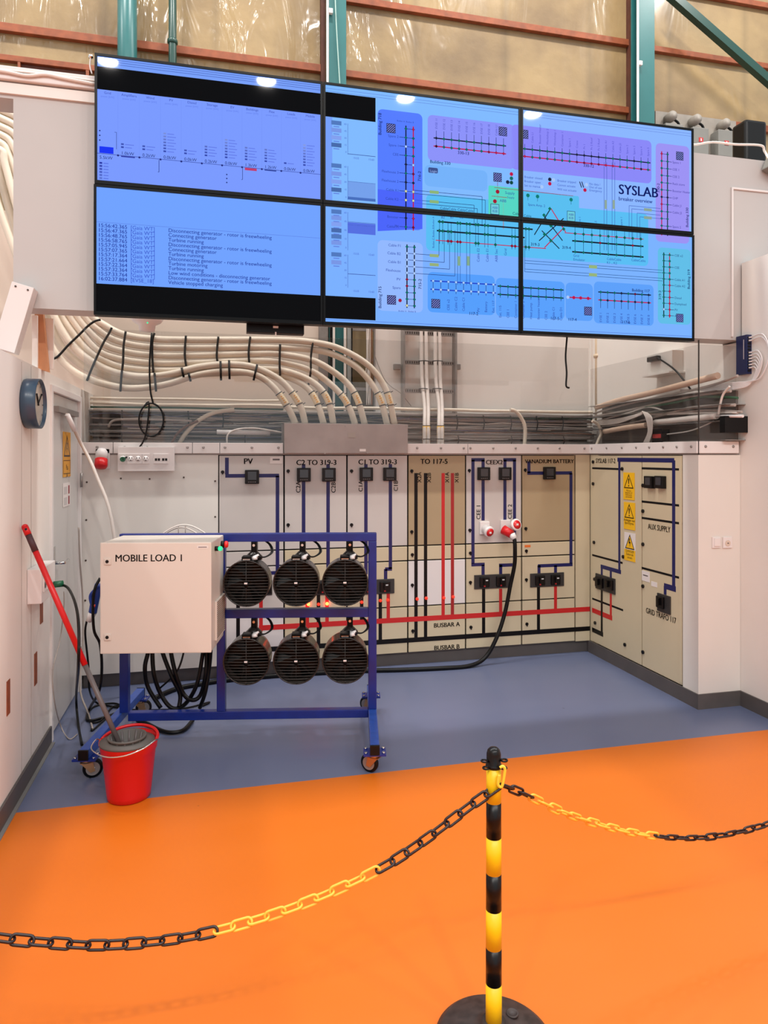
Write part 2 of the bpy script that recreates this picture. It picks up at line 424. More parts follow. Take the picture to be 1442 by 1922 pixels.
# casing deck (top of cabinets)
m = MB()
m.box(XL + 0.002, XR + 0.32, YB + 0.012, YWB - 0.001, 1.701, 1.715, DSTEEL); m.box(XR + 0.012, XW - 0.002, YF + 0.012, YB + 0.012, 1.701, 1.715, DSTEEL); trim(m)
# white strips with bolts along the top of the boards
def strip(p0, p1, nrm, z0, z1, bolts):
    m = MB(); p0 = Vector(p0); p1 = Vector(p1); d = (p1 - p0); L = d.length; d.normalize(); n = Vector(nrm)
    M = Matrix(((d.x, n.x, 0, p0.x), (d.y, n.y, 0, p0.y), (0, 0, 1, 0), (0, 0, 0, 1)))
    m.bbox(0.002, L - 0.002, 0.0005, 0.012, z0, z1, STRIPW, 0.002, M)
    for b in bolts:
        q = p0 + d * b * L; q.z = (z0 + z1) / 2 + 0.005
        m.cyl(q + n * 0.011, q + n * 0.018, 0.011, STEEL, r1=0.007, seg=10)
    trim(m)
ZS0, ZS1 = 1.712, 1.792
strip((XL + 0.005, YB, 0), (-0.73, YB, 0), (0, -1, 0), ZS0, ZS1, (0.5,))
strip((-0.73, YB, 0), (-0.53, YB, 0), (0, -1, 0), ZS0, ZS1, (0.4,))
strip((-0.53, YB, 0), (-0.17, YB, 0), (0, -1, 0), ZS0, ZS1, (0.1, 0.9))
strip((-0.17, YB, 0), (0.03, YB, 0), (0, -1, 0), ZS0, ZS1, (0.4,))
strip((0.03, YB, 0), (0.508, YB, 0), (0, -1, 0), ZS0, ZS1, (0.08, 0.5, 0.92))
strip((1.502, YB, 0), (2.02, YB, 0), (0, -1, 0), ZS0, ZS1, (0.16, 0.55, 0.93))
strip((2.02, YB, 0), (XR - 0.002, YB, 0), (0, -1, 0), ZS0, ZS1, (0.02, 0.2, 0.38, 0.56, 0.74, 0.95))
strip((XR, YB - 0.01, 0), (XR, YF, 0), (-1, 0, 0), ZS0, ZS1, (0.03, 0.2, 0.36, 0.5, 0.62, 0.74, 0.85, 0.96))
strip((XR + 0.0, YF, 0), (XW - 0.02, YF, 0), (0, -1, 0), ZS0, ZS1, (0.15, 0.85))
# clear acrylic guard panes
def acrylic():
    m = bpy.data.materials.new('clear_acrylic'); m.use_nodes = True; nt = m.node_tree
    nt.nodes.remove(nt.nodes['Principled BSDF']); out = nt.nodes['Material Output']
    t = nt.nodes.new('ShaderNodeBsdfTransparent'); t.inputs[0].default_value = (0.93, 0.93, 0.93, 1)
    g = nt.nodes.new('ShaderNodeBsdfGlossy'); g.inputs['Roughness'].default_value = 0.02
    f = nt.nodes.new('ShaderNodeLayerWeight'); f.inputs[0].default_value = 0.5
    pw = nt.nodes.new('ShaderNodeMath'); pw.operation = 'POWER'; pw.inputs[1].default_value = 5.0
    nt.links.new(f.outputs['Facing'], pw.inputs[0])
    mr = nt.nodes.new('ShaderNodeMapRange'); mr.inputs[3].default_value = 0.04; mr.inputs[4].default_value = 1.0
    nt.links.new(pw.outputs[0], mr.inputs[0])
    x = nt.nodes.new('ShaderNodeMixShader')
    nt.links.new(mr.outputs[0], x.inputs[0]); nt.links.new(t.outputs[0], x.inputs[1]); nt.links.new(g.outputs[0], x.inputs[2])
    nt.links.new(x.outputs[0], out.inputs[0]); return m
ACR = acrylic(); EDGE = mat('acrylic_edge', (46, 40, 36), 0.3)
m = MB(); m.box(XL + 0.02, 3.128, YB + 0.003, YB + 0.008, ZS0, 2.62, ACR); struct(m, 'window_1')
m = MB(); m.box(XR + 0.003, XR + 0.008, YF + 0.012, YB - 0.002, ZS0, 2.44, ACR); struct(m, 'window_2')
m = MB(); m.box(XR + 0.012, XW - 0.03, YF + 0.003, YF + 0.008, ZS0, 2.44, ACR); struct(m, 'window_3')
m = MB(); m.box(XR + 0.001, XR + 0.007, YF - 0.002, YF + 0.006, ZS0 - 0.01, 2.47, EDGE); trim(m)

# ================================================================ HALL STEEL
def column(px0, px1, label, mm=TEAL, z1=7.1):
    Y = YH - 0.25; a = W(px0, 80, Y=Y).x; b = W(px1, 80, Y=Y).x
    m = MB(); m.box(a, b, Y, Y + 0.012, 0, z1, mm); m.box(a, b, Y + 0.13, Y + 0.142, 0, z1, mm); m.box((a + b) / 2 - 0.006, (a + b) / 2 + 0.006, Y + 0.012, Y + 0.13, 0, z1, mm)
    return tagged(m, 'steel_column', label, 'column')
column(618, 650, 'teal painted steel column above the middle screens, left of the two')
column(1200, 1229, 'teal painted steel column beside the right screens and speaker')
m = MB(); p = W(239, 60, Y=YH - 0.17); m.cyl((p.x, p.y, 3.2), (p.x, p.y, 7.1), 0.078, TEAL, seg=28)
tagged(m, 'round_pipe', 'thick round teal pipe rising behind the top left screen', 'pipe')
t = thing('down_pipe', 'thin dark green pipe with a collar rising behind the top left screen', 'pipe', (W(324, 60, Y=YH - 0.14).x, YH - 0.14, 0))
m = MB(); p = W(324, 60, Y=YH - 0.14); m.cyl((p.x, p.y, 3.2), (p.x, p.y, 7.1), 0.033, TEALD, seg=20); m.build('pipe', t)
m = MB(); zc = zat(324, 79, Y=YH - 0.14); m.lathe([(0.034, 0), (0.043, 0.008), (0.043, 0.035), (0.034, 0.045)], (p.x, p.y, zc - 0.02), (0, 0, 1), TEALD, 20); m.build('collar', t)
m = MB(); a = W(1255, -20, Y=YH - 0.27); b = W(1500, 195, Y=YH - 0.27)
d = (b - a).normalized(); n = Vector((d.z, 0, -d.x))
M = Matrix(((d.x, n.x, 0, a.x), (0, 0, 1, a.y), (d.z, n.z, 0, a.z), (0, 0, 0, 1)))
m.box(0, (b - a).length, -0.04, 0.04, 0, 0.02, TEALD, M); m.box(0, (b - a).length, 0.03, 0.04, 0.02, 0.07, TEALD, M)
tagged(m, 'diagonal_brace', 'dark green steel brace running diagonally at the top right corner', 'brace')
for px, lab in ((615, 'thin white conduit pipe beside the teal column above the middle screens'), (1197.5, 'thin white conduit pipe beside the teal column above the right screens')):
    t = thing('conduit_pipe', lab, 'pipe', (W(px, 60, Y=YH - 0.2).x, YH - 0.28, 0))
    m = MB(); p = W(px, 60, Y=YH - 0.28); m.cyl((p.x, p.y, 3.0), (p.x, p.y, 7.1), 0.011, PLAST, seg=12); m.build('pipe', t)
    m = MB(); zc = zat(px, 20 if px < 700 else 118, Y=YH - 0.28); m.box(p.x + 0.012, p.x + 0.045, p.y - 0.012, p.y + 0.02, zc - 0.02, zc + 0.02, PLAST); m.build('clip', t)
m = MB(); m.tube([W(629, -10, Y=YH - 0.265), W(631, 40, Y=YH - 0.265), W(635, 110, Y=YH - 0.265), W(638, 160, Y=YH - 0.265)], 0.006, mat('pale_teal', (150, 180, 172), 0.4))
tagged(m, 'thin_cable', 'thin pale cable hanging down the face of the teal column', 'cable')
# grey switch boxes top right
t = thing('switch_backboard', 'grey mounting board high on the hall wall behind the speaker', 'board', (W(1300, 250, Y=YH - 0.08).x, YH - 0.08, 3.9))
a = W(1231, 207, Y=YH - 0.08); b = W(1382, 300, Y=YH - 0.08); zt = zat(1300, 217, Y=YH - 0.08)
BG = mat('dusty_grey', (150, 142, 132), 0.6, noise=0.2, nscale=8); BG2 = mat('switch_grey', (126, 124, 118), 0.5, noise=0.1, nscale=8)
m = MB(); m.box(a.x, b.x, YH - 0.08, YH - 0.052, 3.75, zt, BG); m.build('board', t)
for i, (x0, x1, y0, y1, red, lab) in enumerate(((1250, 1283, 229, 300, 0, 'grey switch box half hidden behind the top right screen corner'), (1301, 1331, 236, 292, 1, 'grey switch box with red mark, middle of three above the right wall'), (1349, 1379, 241, 294, 1, 'grey switch box with red mark, nearest the black speaker'))):
    Y = YH - 0.2; A = W(x0, y0, Y=Y); B = W(x1, y0, Y=Y); z1 = zat((x0 + x1) / 2, y0 + 3, Y=Y); z0 = zat((x0 + x1) / 2, y1, Y=Y)
    r = thing('switch_box', lab, 'switch box', ((A.x + B.x) / 2, Y, z0)); r['group'] = 'grey switch boxes high on the hall wall'
    m = MB(); m.bbox(A.x, B.x, Y, YH - 0.079, z0, z1, BG2, 0.008); m.build('housing', r)
    if red:
        m = MB(); cx = (A.x + B.x) / 2; cz = zat((x0 + x1) / 2, 263 + (x0 - 1301) * 0.12, Y=Y); m.box(cx - 0.025, cx + 0.025, Y - 0.004, Y, cz - 0.02, cz + 0.025, mat('red_mark', (190, 50, 50), 0.5)); m.box(cx - 0.006, cx + 0.004, Y - 0.007, Y - 0.004, cz - 0.012, cz + 0.015, PLAST); m.build('red_mark', r)
    px, py = ((1259, 220), (1305, 226), (1359, 234))[i]
    m = MB(); p = W(px, py, Y=YH - 0.16); m.lathe([(0.0, -0.07), (0.03, -0.066), (0.047, -0.045), (0.052, 0.0), (0.045, 0.06)], p, (0, 1, 0), BG, 20)
    m.tube([p + Vector((0.04, 0, -0.02)), p + Vector((0.09, 0, -0.05)), p + Vector((0.11, 0, -0.12))], 0.012, RUBBER); m.build('gland_dome', r)
# speaker on the ledge
sp0 = W(1385, 292, Y=4.3); sp1 = W(1424, 292, Y=4.3)
t = thing('speaker', 'black loudspeaker standing on top of the upper wall at far right', 'speaker', ((sp0.x + sp1.x) / 2, 4.3, 3.79))
m = MB(); m.bbox(sp0.x, sp1.x, 4.22, 4.36, 3.80, zat(1404, 223, Y=4.22), BLACK, 0.018); m.build('cabinet', t)
m = MB(); cx = (sp0.x + sp1.x) / 2; m.box(cx - 0.02, cx + 0.02, 4.05, 4.3, 3.722, 3.735, BLACK); m.cyl((cx - 0.02, 4.12, 3.735), (cx - 0.01, 4.26, 3.80), 0.006, STEEL); m.cyl((cx + 0.02, 4.12, 3.735), (cx + 0.01, 4.26, 3.80), 0.006, STEEL); m.build('stand', t)
m = MB(); m.tube([W(1290, 268, Y=YF + 0.1), W(1302, 272, Y=YF + 0.1), W(1338, 267, Y=YF + 0.1), W(1380, 271, Y=YF + 0.05), W(1428, 273, Y=YF + 0.05), W(1436, 285, Y=YF + 0.05), W(1450, 305, Y=YF - 0.02), W(1480, 320, Y=YF - 0.03)], 0.008, CABLW)
tagged(m, 'white_cable', 'white cable strung above the upper wall past the speaker', 'cable')
m = MB(); a = W(1433, 318, Y=YF - 0.03); M = Matrix.Translation(a) @ Matrix.Rotation(0.4, 4, 'Y'); m.bbox(0, 0.2, -0.06, 0.02, 0, 0.09, BG2, 0.01, M)
tagged(m, 'floodlight', 'grey lamp housing cut by the right edge above the white wall', 'lamp')
m = MB(); m.tube([W(x, y, Y=YF - 0.045) for x, y in ((-40, 134), (0, 133), (50, 142), (85, 140), (120, 147), (178, 158))], 0.009, CABLW)
m.tube([W(x, y, Y=YF - 0.04) for x, y in ((-40, 128), (0, 131), (80, 139), (178, 152))], 0.005, CABLW)
tagged(m, 'white_cable', 'pair of white cables lying along the upper ledge left of the screens', 'cable')

# ================================================================ LEFT BITS
# slanted white duct, timber wedge
a = W(43, 534, Y=3.93); b = W(6, 657, Y=3.93)
d = (a - b); L = d.length; d.normalize(); n = Vector((d.z, 0, -d.x))
M = Matrix(((n.x, 0, d.x, b.x), (0, 1, 0, b.y), (n.z, 0, d.z, b.z), (0, 0, 0, 1)))
m = MB(); m.bbox(-0.054, 0.054, 0.0, 0.09, 0.0, L, STRIPW, 0.003, M)
for sx in (-0.03, 0.03): m.cyl(M @ Vector((sx, 0, L - 0.02)), M @ Vector((sx, -0.004, L - 0.02)), 0.005, SCR, seg=8)
tagged(m, 'cable_duct', 'white slanted cable duct at the lower left corner of the upper wall', 'duct')
m = MB(); Y = 4.25
P = [W(64, 580, Y=Y), W(80, 580, Y=Y), W(84, 625, Y=Y), W(91, 698, Y=Y), W(71, 692, Y=Y), W(70, 640, Y=Y)]
m.ring_surface([[p for p in P], [p + YP * 0.04 for p in P]], mat('raw_wood', (196, 134, 92), 0.6, noise=0.2, nscale=10), smooth=False)
tagged(m, 'timber_wedge', 'tapered raw timber board hanging under the upper wall at left', 'board')
m = MB(); a = W(60, 585, Y=4.22); b = W(70, 585, Y=4.22); m.box(a.x, b.x, 4.22, 4.24, 2.19, 2.478, WHITE)
a = W(80, 600, Y=4.30); b = W(93, 700, Y=4.30); m.box(a.x, b.x + 0.02, 4.30, 4.32, 2.19, 2.478, WHITE)
tagged(m, 'packing_board', 'white packing boards between left partition top and the upper wall', 'board')
# wall clock
CY, CZ = 3.92, 1.965
t = thing('wall_clock', 'round slate blue wall clock on the left partition', 'clock', (XL, CY, CZ))
m = MB(); m.lathe([(0.02, 0.001), (0.126, 0.001), (0.129, 0.01), (0.129, 0.072), (0.124, 0.074), (0.121, 0.071), (0.121, 0.05), (0.0, 0.05)], (XL, CY, CZ), (1, 0, 0), CLOCKB, 48); m.build('case', t)
m = MB(); FACE = mat('clock_face', (222, 214, 198), 0.3, coat=1.0); m.lathe([(0.119, 0.051), (0.119, 0.056)], (XL, CY, CZ), (1, 0, 0), FACE, 48)
for k in range(12):
    an = k * math.pi / 6; r0 = 0.098; u = Vector((0, math.sin(an), math.cos(an))); v = Vector((0, math.cos(an), -math.sin(an)))
    c = Vector((XL + 0.0575, CY, CZ)); q = [c + u * r0 - v * 0.003, c + u * r0 + v * 0.003, c + u * 0.112 + v * 0.003, c + u * 0.112 - v * 0.003]; m.poly(q, BLACK)
m.build('face', t)
for an, ln, wd in ((0.9, 0.09, 0.003), (-0.6, 0.06, 0.004)):
    m = MB(); u = Vector((0, math.sin(an), math.cos(an))); c = Vector((XL + 0.06, CY, CZ)); m.tube([c - u * 0.01, c + u * ln], wd, BLACK, seg=6, spline=False); m.build('hand', t)
# socket box on the left partition
bx0, bx1 = 3.94, 4.26
t = thing('socket_box', 'white socket box on the left partition behind the mop handle', 'socket', (XL, 4.1, 0.925))
m = MB(); m.bbox(XL + 0.001, XL + 0.07, bx0, bx1, 0.925, 1.105, PLAST, 0.004); m.build('housing', t)
m = MB()
for y in (4.0, 4.08): m.bbox(XL + 0.07, XL + 0.076, y - 0.033, y + 0.033, 0.98, 1.05, PLAST, 0.002); m.cyl((XL + 0.076, y, 1.015), (XL + 0.0765, y, 1.015), 0.02, GREYP, seg=16)
m.build('outlet', t)
# warning sign + notice on the door
XD = XL - 0.0085
def lsign(px0, px1, y0, y1, name, label, mm):
    a = W(px0, y0, X=XD); b = W(px1, y0, X=XD); zt = zat((px0 + px1) / 2, y0, X=XD); zb = zat((px0 + px1) / 2, y1, X=XD)
    m = MB(); m.box(XD, XD + 0.002, a.y, b.y, zb, zt, mm); return m, a.y, b.y, zb, zt
m, y0, y1, zb, zt = lsign(118, 132, 811, 895, 's', '', AMB)
X = XD + 0.0026; cy = (y0 + y1) / 2; hw = (y1 - y0) / 2
def ltri(m, X, cy, zc0, zc1, hw, mm, th):
    A = [(cy - hw, zc0), (cy + hw, zc0), (cy, zc1)]
    cc = (cy, zc0 + (zc1 - zc0) / 3)
    for i in range(3):
        p, q = A[i], A[(i + 1) % 3]
        pi = (p[0] + (cc[0] - p[0]) * th, p[1] + (cc[1] - p[1]) * th); qi = (q[0] + (cc[0] - q[0]) * th, q[1] + (cc[1] - q[1]) * th)
        m.poly([(X, p[0], p[1]), (X, q[0], q[1]), (X, qi[0], qi[1]), (X, pi[0], pi[1])], mm)
ltri(m, X, cy, zb + (zt - zb) * 0.45, zt - 0.02, hw * 0.85, BLACK, 0.22)
m.poly([(X, cy - .01, zt - .07), (X, cy + .012, zt - .07), (X, cy, zt - .105), (X, cy + .015, zt - .105), (X, cy - .008, zt - .15), (X, cy - .003, zt - .115), (X, cy - .016, zt - .115)], BLACK)
zz = zb + (zt - zb) * 0.36
for dz0, dz1 in ((0, 0.004), (-(zz - zb) + 0.02, -(zz - zb) + 0.024)): m.box(X - .0005, X, y0 + 0.01, y1 - 0.01, zz + dz0, zz + dz1, BLACK)
for yy in (y0 + 0.01, y1 - 0.014): m.box(X - .0005, X, yy, yy + 0.004, zb + 0.02, zz, BLACK)
m.text('Pas', (X, cy, zz - 0.06), YP, ZP, 0.05, BLACK, 'C'); m.text('på', (X, cy, zz - 0.105), YP, ZP, 0.05, BLACK, 'C')
tagged(m, 'warning_sign', 'tall amber warning sign with black triangle on the grey door', 'sign')
m, y0, y1, zb, zt = lsign(118, 131, 906, 950, 's', '', PAPER)
for z in (zt - 0.075, zt - 0.145): m.box(XD + 0.002, XD + 0.0028, y1 - 0.06, y1 - 0.02, z, z + 0.055, mat('dark_red_print', (150, 50, 60), 0.6)); m.box(XD + 0.002, XD + 0.0028, y0 + 0.02, y1 - 0.1, z, z + 0.05, mat('pale_grey_print', (196, 190, 188), 0.6))
tagged(m, 'paper_notice', 'white paper notice with two red marks under the door sign', 'notice')
# white pole leaning in the corner
def leaning(pts, r, mm): m = MB(); m.tube(pts, r, mm, seg=12); return m
pT = W(126, 778, X=XL + 0.03); pM = W(180, 890, Y=5.0); pL = W(214, 1005, Y=4.97); pB = W(232, 1300, Z=0.03)
m = leaning([pT, W(150, 828, Y=5.05), pM, pL, pB], 0.011, CABLW)
m.tube([pT, pT + (pM - pT).normalized() * 0.12], 0.016, PLAST, spline=False)
tagged(m, 'white_pole', 'thin white pole leaning in the corner behind the load cart', 'pole')

# ================================================================ SWITCHBOARD
XB = [0.02, 0.515, 1.01, 1.51, 2.005, 2.505, 3.0]
ZR = [1.70, 0.965, 0.845, 0.475, 0.10]
def bX(px): return W(px, 1000, Y=YB).x
def bZ(px, py): return W(px, py, Y=YB).z
class Marks:      # tape markings, cut at cabinet edges
    def __init__(s): s.items = []
    def rect(s, x0, x1, z0, z1, mm, lay): s.items.append((min(x0, x1), max(x0, x1), min(z0, z1), max(z0, z1), mm, lay))
    def v(s, px, y0, y1, w, mm, lay=1, x=None):
        X = bX(px) if x is None else x; s.rect(X - w / 2, X + w / 2, bZ(px, y0), bZ(px, y1), mm, lay)
    def h(s, px0, px1, pyref, pxref, w, mm, lay=1):
        z = bZ(pxref, pyref); s.rect(bX(px0), bX(px1), z - w / 2, z + w / 2, mm, lay)
MK = Marks()
BW = 0.028
# PV
MK.v(426, 859, 890, BW, BLUE); MK.h(423, 524, 893, 450, BW, BLUE); MK.v(521, 893, 1075, BW, BLUE); MK.h(490, 524, 1075, 521, BW, BLUE); MK.v(490, 1075, 1100, BW, BLUE)
MK.v(490, 1110, 1185, BW, RED); MK.v(447, 1110, 1220, BW, BLK)
# C2 / C1
for px in (570, 616): MK.v(px, 871, 1100, BW, BLUE)
MK.v(577, 1100, 1180, BW, RED); MK.v(614, 1100, 1176, BW, RED); MK.v(598, 1100, 1212, BW, BLK)
MK.v(687, 871, 1078, BW, BLUE); MK.v(733, 871, 1068, BW, BLUE); MK.h(723, 736, 1068, 730, BW, BLUE); MK.v(724, 1068, 1095, BW, BLUE)
MK.v(729, 1105, 1162, BW, RED); MK.v(714, 1105, 1206, BW, BLK); MK.v(679, 1105, 1165, BW, BLK); MK.v(694, 1105, 1165, BW, RED)
# TO 117-5
for px in (781, 799): MK.v(px, 888, 1201, BW, BLK)
MK.v(832, 888, 1160, BW, RED); MK.v(849.5, 888, 1158, BW, DRED)
# CEE X2
for a, b, c, d_ in ((888, 907, 889, 907), (966, 948, 966, 940)):
    MK.h(min(a, b) - 3, max(a, b) + 3, 863, a, BW, BLUE); MK.v(a, 863, 1058, BW, BLUE); MK.v(b, 863, 977, BW, BLUE)
    MK.h(min(a, d_) - 3, max(a, d_) + 3, 1060, a, BW, BLUE); MK.v(d_, 1060, 1083, BW, BLUE)
MK.v(908, 1105, 1191, BW, BLK); MK.v(940, 1105, 1152, BW, RED)
# vanadium
MK.v(993, 866, 888, BW, BLUE); MK.h(990, 1074, 888, 1010, BW, BLUE); MK.v(1072, 888, 1058, BW, BLUE); MK.h(1010, 1075, 1061, 1040, BW, BLUE)
MK.v(1012, 1061, 1080, BW, BLUE); MK.v(1043, 1061, 1080, BW, BLUE); MK.v(1011, 1100, 1187, BW, BLK); MK.v(1043, 1098, 1148, BW, RED)
# busbars
zA, zB_ = bZ(900, 1155), bZ(900, 1193)
MK.rect(bX(486), XR - 0.001, zA - 0.02, zA + 0.02, RED, 2)
MK.rect(bX(447), XR - 0.001, zB_ - 0.019, zB_ + 0.019, BLK, 2)
TX = [  # text, px, py, size, rotated
    ('PV', 466, 866, 0.062, 0), ('C2 TO 319-3', 594, 868, 0.058, 0), ('C1 TO 319-3', 709, 867, 0.058, 0), ('TO 117-5', 815, 866, 0.058, 0),
    ('CEEX2', 928, 867, 0.052, 0), ('VANADIUM BATTERY', 1032, 865, 0.047, 0),
    ('C2A', 564, 925, 0.048, 1), ('C2B', 630, 925, 0.048, 1), ('C1A', 681, 923, 0.048, 1), ('C1B', 747, 922, 0.048, 1),
    ('X2A', 791, 906, 0.046, 1), ('X2B', 809, 906, 0.046, 1), ('X1A', 843, 906, 0.046, 1), ('X1B', 861, 906, 0.046, 1),
    ('CEE 1', 902, 975, 0.05, 1), ('CEE 2', 961, 974, 0.05, 1), ('BUSBAR A', 839, 1172, 0.05, 0), ('BUSBAR B', 839, 1214, 0.05, 0)]
CN = [('PV', 'grey cabinet with one meter and short blue line, leftmost of the switchboard', (GREYD, GREYD, GREYD, LWHT)),
      ('C2', 'grey cabinet under the left half of the steel cable box, two meters', (GREYD, BEIGE, BEIGE, BEIGE)),
      ('C1', 'grey cabinet under the right half of the steel cable box, two meters', (GREYD, BEIGE, BEIGE, BEIGE)),
      ('117', 'tan cabinet with twin black and twin red vertical lines', (TAND, BEIGE, LWHT, BEIGE)),
      ('CEE', 'light cabinet with two red round power sockets and blue loops', (GREYD, BEIGE, BEIGE, BEIGE)),
      ('VAN', 'tan cabinet with one meter, last before the inner corner at right', (TAND, BEIGE, BEIGE, BEIGE))]
METERS = {0: [(473, 895)], 1: [(570, 891), (617, 891)], 2: [(687, 890), (731, 890)], 3: [], 4: [(907, 889), (947, 889)], 5: [(1030, 888)]}
SW = {0: (468, 511, 1103), 1: (560, 622, 1103), 2: (672, 740, 1101), 4: (890, 957, 1091), 5: (995, 1058, 1088)}
LOCKS = {0: [(418, 886)], 1: [(541, 884), (541, 985)], 2: [(660, 884), (660, 985)], 3: [(773, 884), (773, 998), (774, 1041), (774, 1098), (775, 1184)], 4: [(881, 883), (882, 995), (883, 1038), (883, 1093), (884, 1177)], 5: [(986, 882), (987, 992), (988, 1034), (988, 1088), (989, 1171)]}
for i in range(6):
    x0, x1 = XB[i], XB[i + 1]
    t = thing('switch_cabinet', CN[i][1], 'cabinet', ((x0 + x1) / 2, YB, 0.1)); t['group'] = 'row of switchboard cabinets on the back wall'
    m = MB(); m.box(x0 + 0.0005, x1 - 0.0005, YB + 0.022, YB + 0.4, 0.10, 1.70, GAP); m.build('body', t)
    doors = []
    for k in range(4):
        m = MB(); g = 0.004 if k else 0.004
        m.bbox(x0 + 0.006, x1 - 0.006, YB, YB + 0.02, ZR[k + 1] + 0.005, ZR[k] - 0.005, CN[i][2][k], 0.003)
        doors.append(m.build('door', t))
    for (px, py) in LOCKS[i]:
        lm = MB(); p = W(px, py, Y=YB); lm.cyl(p, p - YP * 0.008, 0.013, BLACK, seg=14); lm.box(p.x - 0.004, p.x + 0.004, YB - 0.014, YB - 0.008, p.z - 0.018, p.z + 0.012, BLACK); lm.build('lock', t)
    for mm, nm in ((BLUE, 'blue_line'), (RED, 'red_line'), (DRED, 'red_line'), (BLK, 'black_line')):
        m = MB(); any_ = False
        for (a, b, z0, z1, q, lay) in MK.items:
            if q is not mm: continue
            A = max(a, x0); B = min(b, x1)
            if B - A < 0.002: continue
            yy = YB - 0.0006 * lay - (0.0003 if mm is BLK else 0); m.box(A, B, yy, YB + 0.001, z0, z1, mm); any_ = True
        if any_: m.build(nm, t)
        else: m.bm.free()
    m = MB()
    for (s_, px, py, sz, rot) in TX:
        p = W(px, py, Y=YB - 0.002)
        if not (x0 < p.x < x1): continue
        if rot: m.text(s_, p, ZP, -XP, sz, BLACK, 'L', bold=0.01)
        else: m.text(s_, p + ZP * -0.02, XP, ZP, sz, BLACK, 'C', bold=0.02)
    m.build('lettering', t, recalc=False)
    for (px, py) in METERS[i]:
        p = W(px, py, Y=YB); s_ = 0.053
        m = MB(); m.bbox(p.x - s_, p.x + s_, YB - 0.03, YB - 0.0005, p.z - s_, p.z + s_, BLACK, 0.004)
        m.box(p.x - 0.032, p.x + 0.032, YB - 0.031, YB - 0.03, p.z - 0.022, p.z + 0.04, mat('meter_glass', (58, 58, 62), 0.15))
        for q in range(4): m.box(p.x - 0.03 + q * 0.016, p.x - 0.02 + q * 0.016, YB - 0.032, YB - 0.03, p.z - 0.042, p.z - 0.035, GREYP)
        m.build('meter', doors[0])
    if i in SW:
        a, b, py = SW[i]; xa, xb = bX(a), bX(b); z = bZ((a + b) / 2, py); n = 2
        m = MB(); m.bbox(xa, xb, YB - 0.012, YB - 0.0005, z - 0.058, z + 0.058, mat('charcoal_plate', (44, 42, 42), 0.5), 0.003)
        for q in (0.27, 0.73):
            X = xa + (xb - xa) * q; m.bbox(X - 0.042, X + 0.042, YB - 0.03, YB - 0.012, z - 0.042, z + 0.042, BLACK, 0.006)
            m.box(X - 0.012, X + 0.012, YB - 0.045, YB - 0.03, z - 0.02, z + 0.03, BLACK)
            m.box(X + 0.0, X + 0.02, YB - 0.0465, YB - 0.045, z + 0.012, z + 0.022, mat('pale_mark', (200, 200, 200), 0.4))
            m.box(X - 0.01, X + 0.004, YB - 0.032, YB - 0.03, z - 0.038, z - 0.026, mat('red_mark2', (180, 30, 36), 0.4))
        m.build('switch_pair', doors[2])
    # indicator lamps
    for (px, py, on, ci) in ((579, 1134, 1, 1), (598, 1134, 0, 1), (614, 1133, 1, 1), (679, 1130, 0, 2), (714, 1127, 0, 2), (728, 1126, 0, 2), (783, 1124, 0, 3), (800, 1122.5, 0, 3), (833, 1122, 0, 3), (850.5, 1120, 0, 3)):
        if ci != i: continue
        p = W(px, py, Y=YB); m = MB(); m.lathe([(0.013, 0), (0.013, 0.008), (0.009, 0.016), (0.002, 0.019)], p, (0, -1, 0), mat('lamp_on', (255, 70, 30), emit=14) if on else mat('lamp_red', (255, 58, 30), emit=0.8), 14); m.build('indicator_lamp', t)
    if i == 0 or i == 5:
        a, b, ya, yb = ((507, 530, 858, 870) if i == 0 else (985, 996, 1023, 1027)); A = W(a, ya, Y=YB); B = W(b, yb, Y=YB)
        m = MB(); m.box(A.x, B.x, YB - 0.0015, YB, B.z, A.z, PAPER if i == 0 else mat('orange_sticker', (224, 110, 40), 0.5))
        if i == 0: m.box(A.x + 0.02, B.x - 0.02, YB - 0.002, YB - 0.0015, A.z - 0.025, A.z - 0.012, GREYP)
        m.build('sticker', t)
m = MB(); m.box(3.0005, XR - 0.001, YB - 0.0012, YB - 0.0001, zA - 0.02, zA + 0.02, RED); trim(m)
m = MB(); m.box(3.0005, XR - 0.001, YB - 0.0012, YB - 0.0001, zB_ - 0.019, zB_ + 0.019, BLK); trim(m)
# CEE sockets
p = W(909, 991, Y=YB)
def cee(p, t):
    m = MB(); m.bbox(p.x - 0.042, p.x + 0.042, YB - 0.02, YB - 0.0005, p.z - 0.05, p.z + 0.055, PLAST, 0.004); m.build('flange', t)
t = thing('power_socket', 'white and red round power socket with closed lid, left of the two', 'socket', (p.x, YB, p.z)); cee(p, t)
ax = Vector((0.25, -1, -0.35)).normalized(); q = Vector((p.x, YB - 0.02, p.z - 0.005))
m = MB(); m.lathe([(0.036, 0), (0.036, 0.045), (0.046, 0.048), (0.046, 0.068), (0.040, 0.072), (0.0, 0.072)], q, ax, PLAST, 28); m.build('collar', t)
m = MB(); m.lathe([(0.034, 0.073), (0.034, 0.076), (0.0, 0.077)], q, ax, BREDP, 24); c = q + ax * 0.079; m.box(c.x - 0.009, c.x + 0.009, c.y - 0.002, c.y + 0.001, c.z - 0.008, c.z + 0.008, PLAST); m.build('lid', t)
p = W(948, 988, Y=YB)
t = thing('power_socket', 'white and red round power socket with a red plug in it', 'socket', (p.x, YB, p.z)); cee(p, t)
q = Vector((p.x + 0.04, YB - 0.03, p.z - 0.01)); ax2 = Vector((0.2, -1, 0.25)).normalized(); q2 = Vector((p.x + 0.04, YB - 0.06, p.z + 0.01))
m = MB(); m.lathe([(0.02, 0), (0.03, 0.02), (0.048, 0.045), (0.05, 0.06), (0.045, 0.066), (0.0, 0.066)], q2, ax2, PLAST, 28); m.build('collar', t)
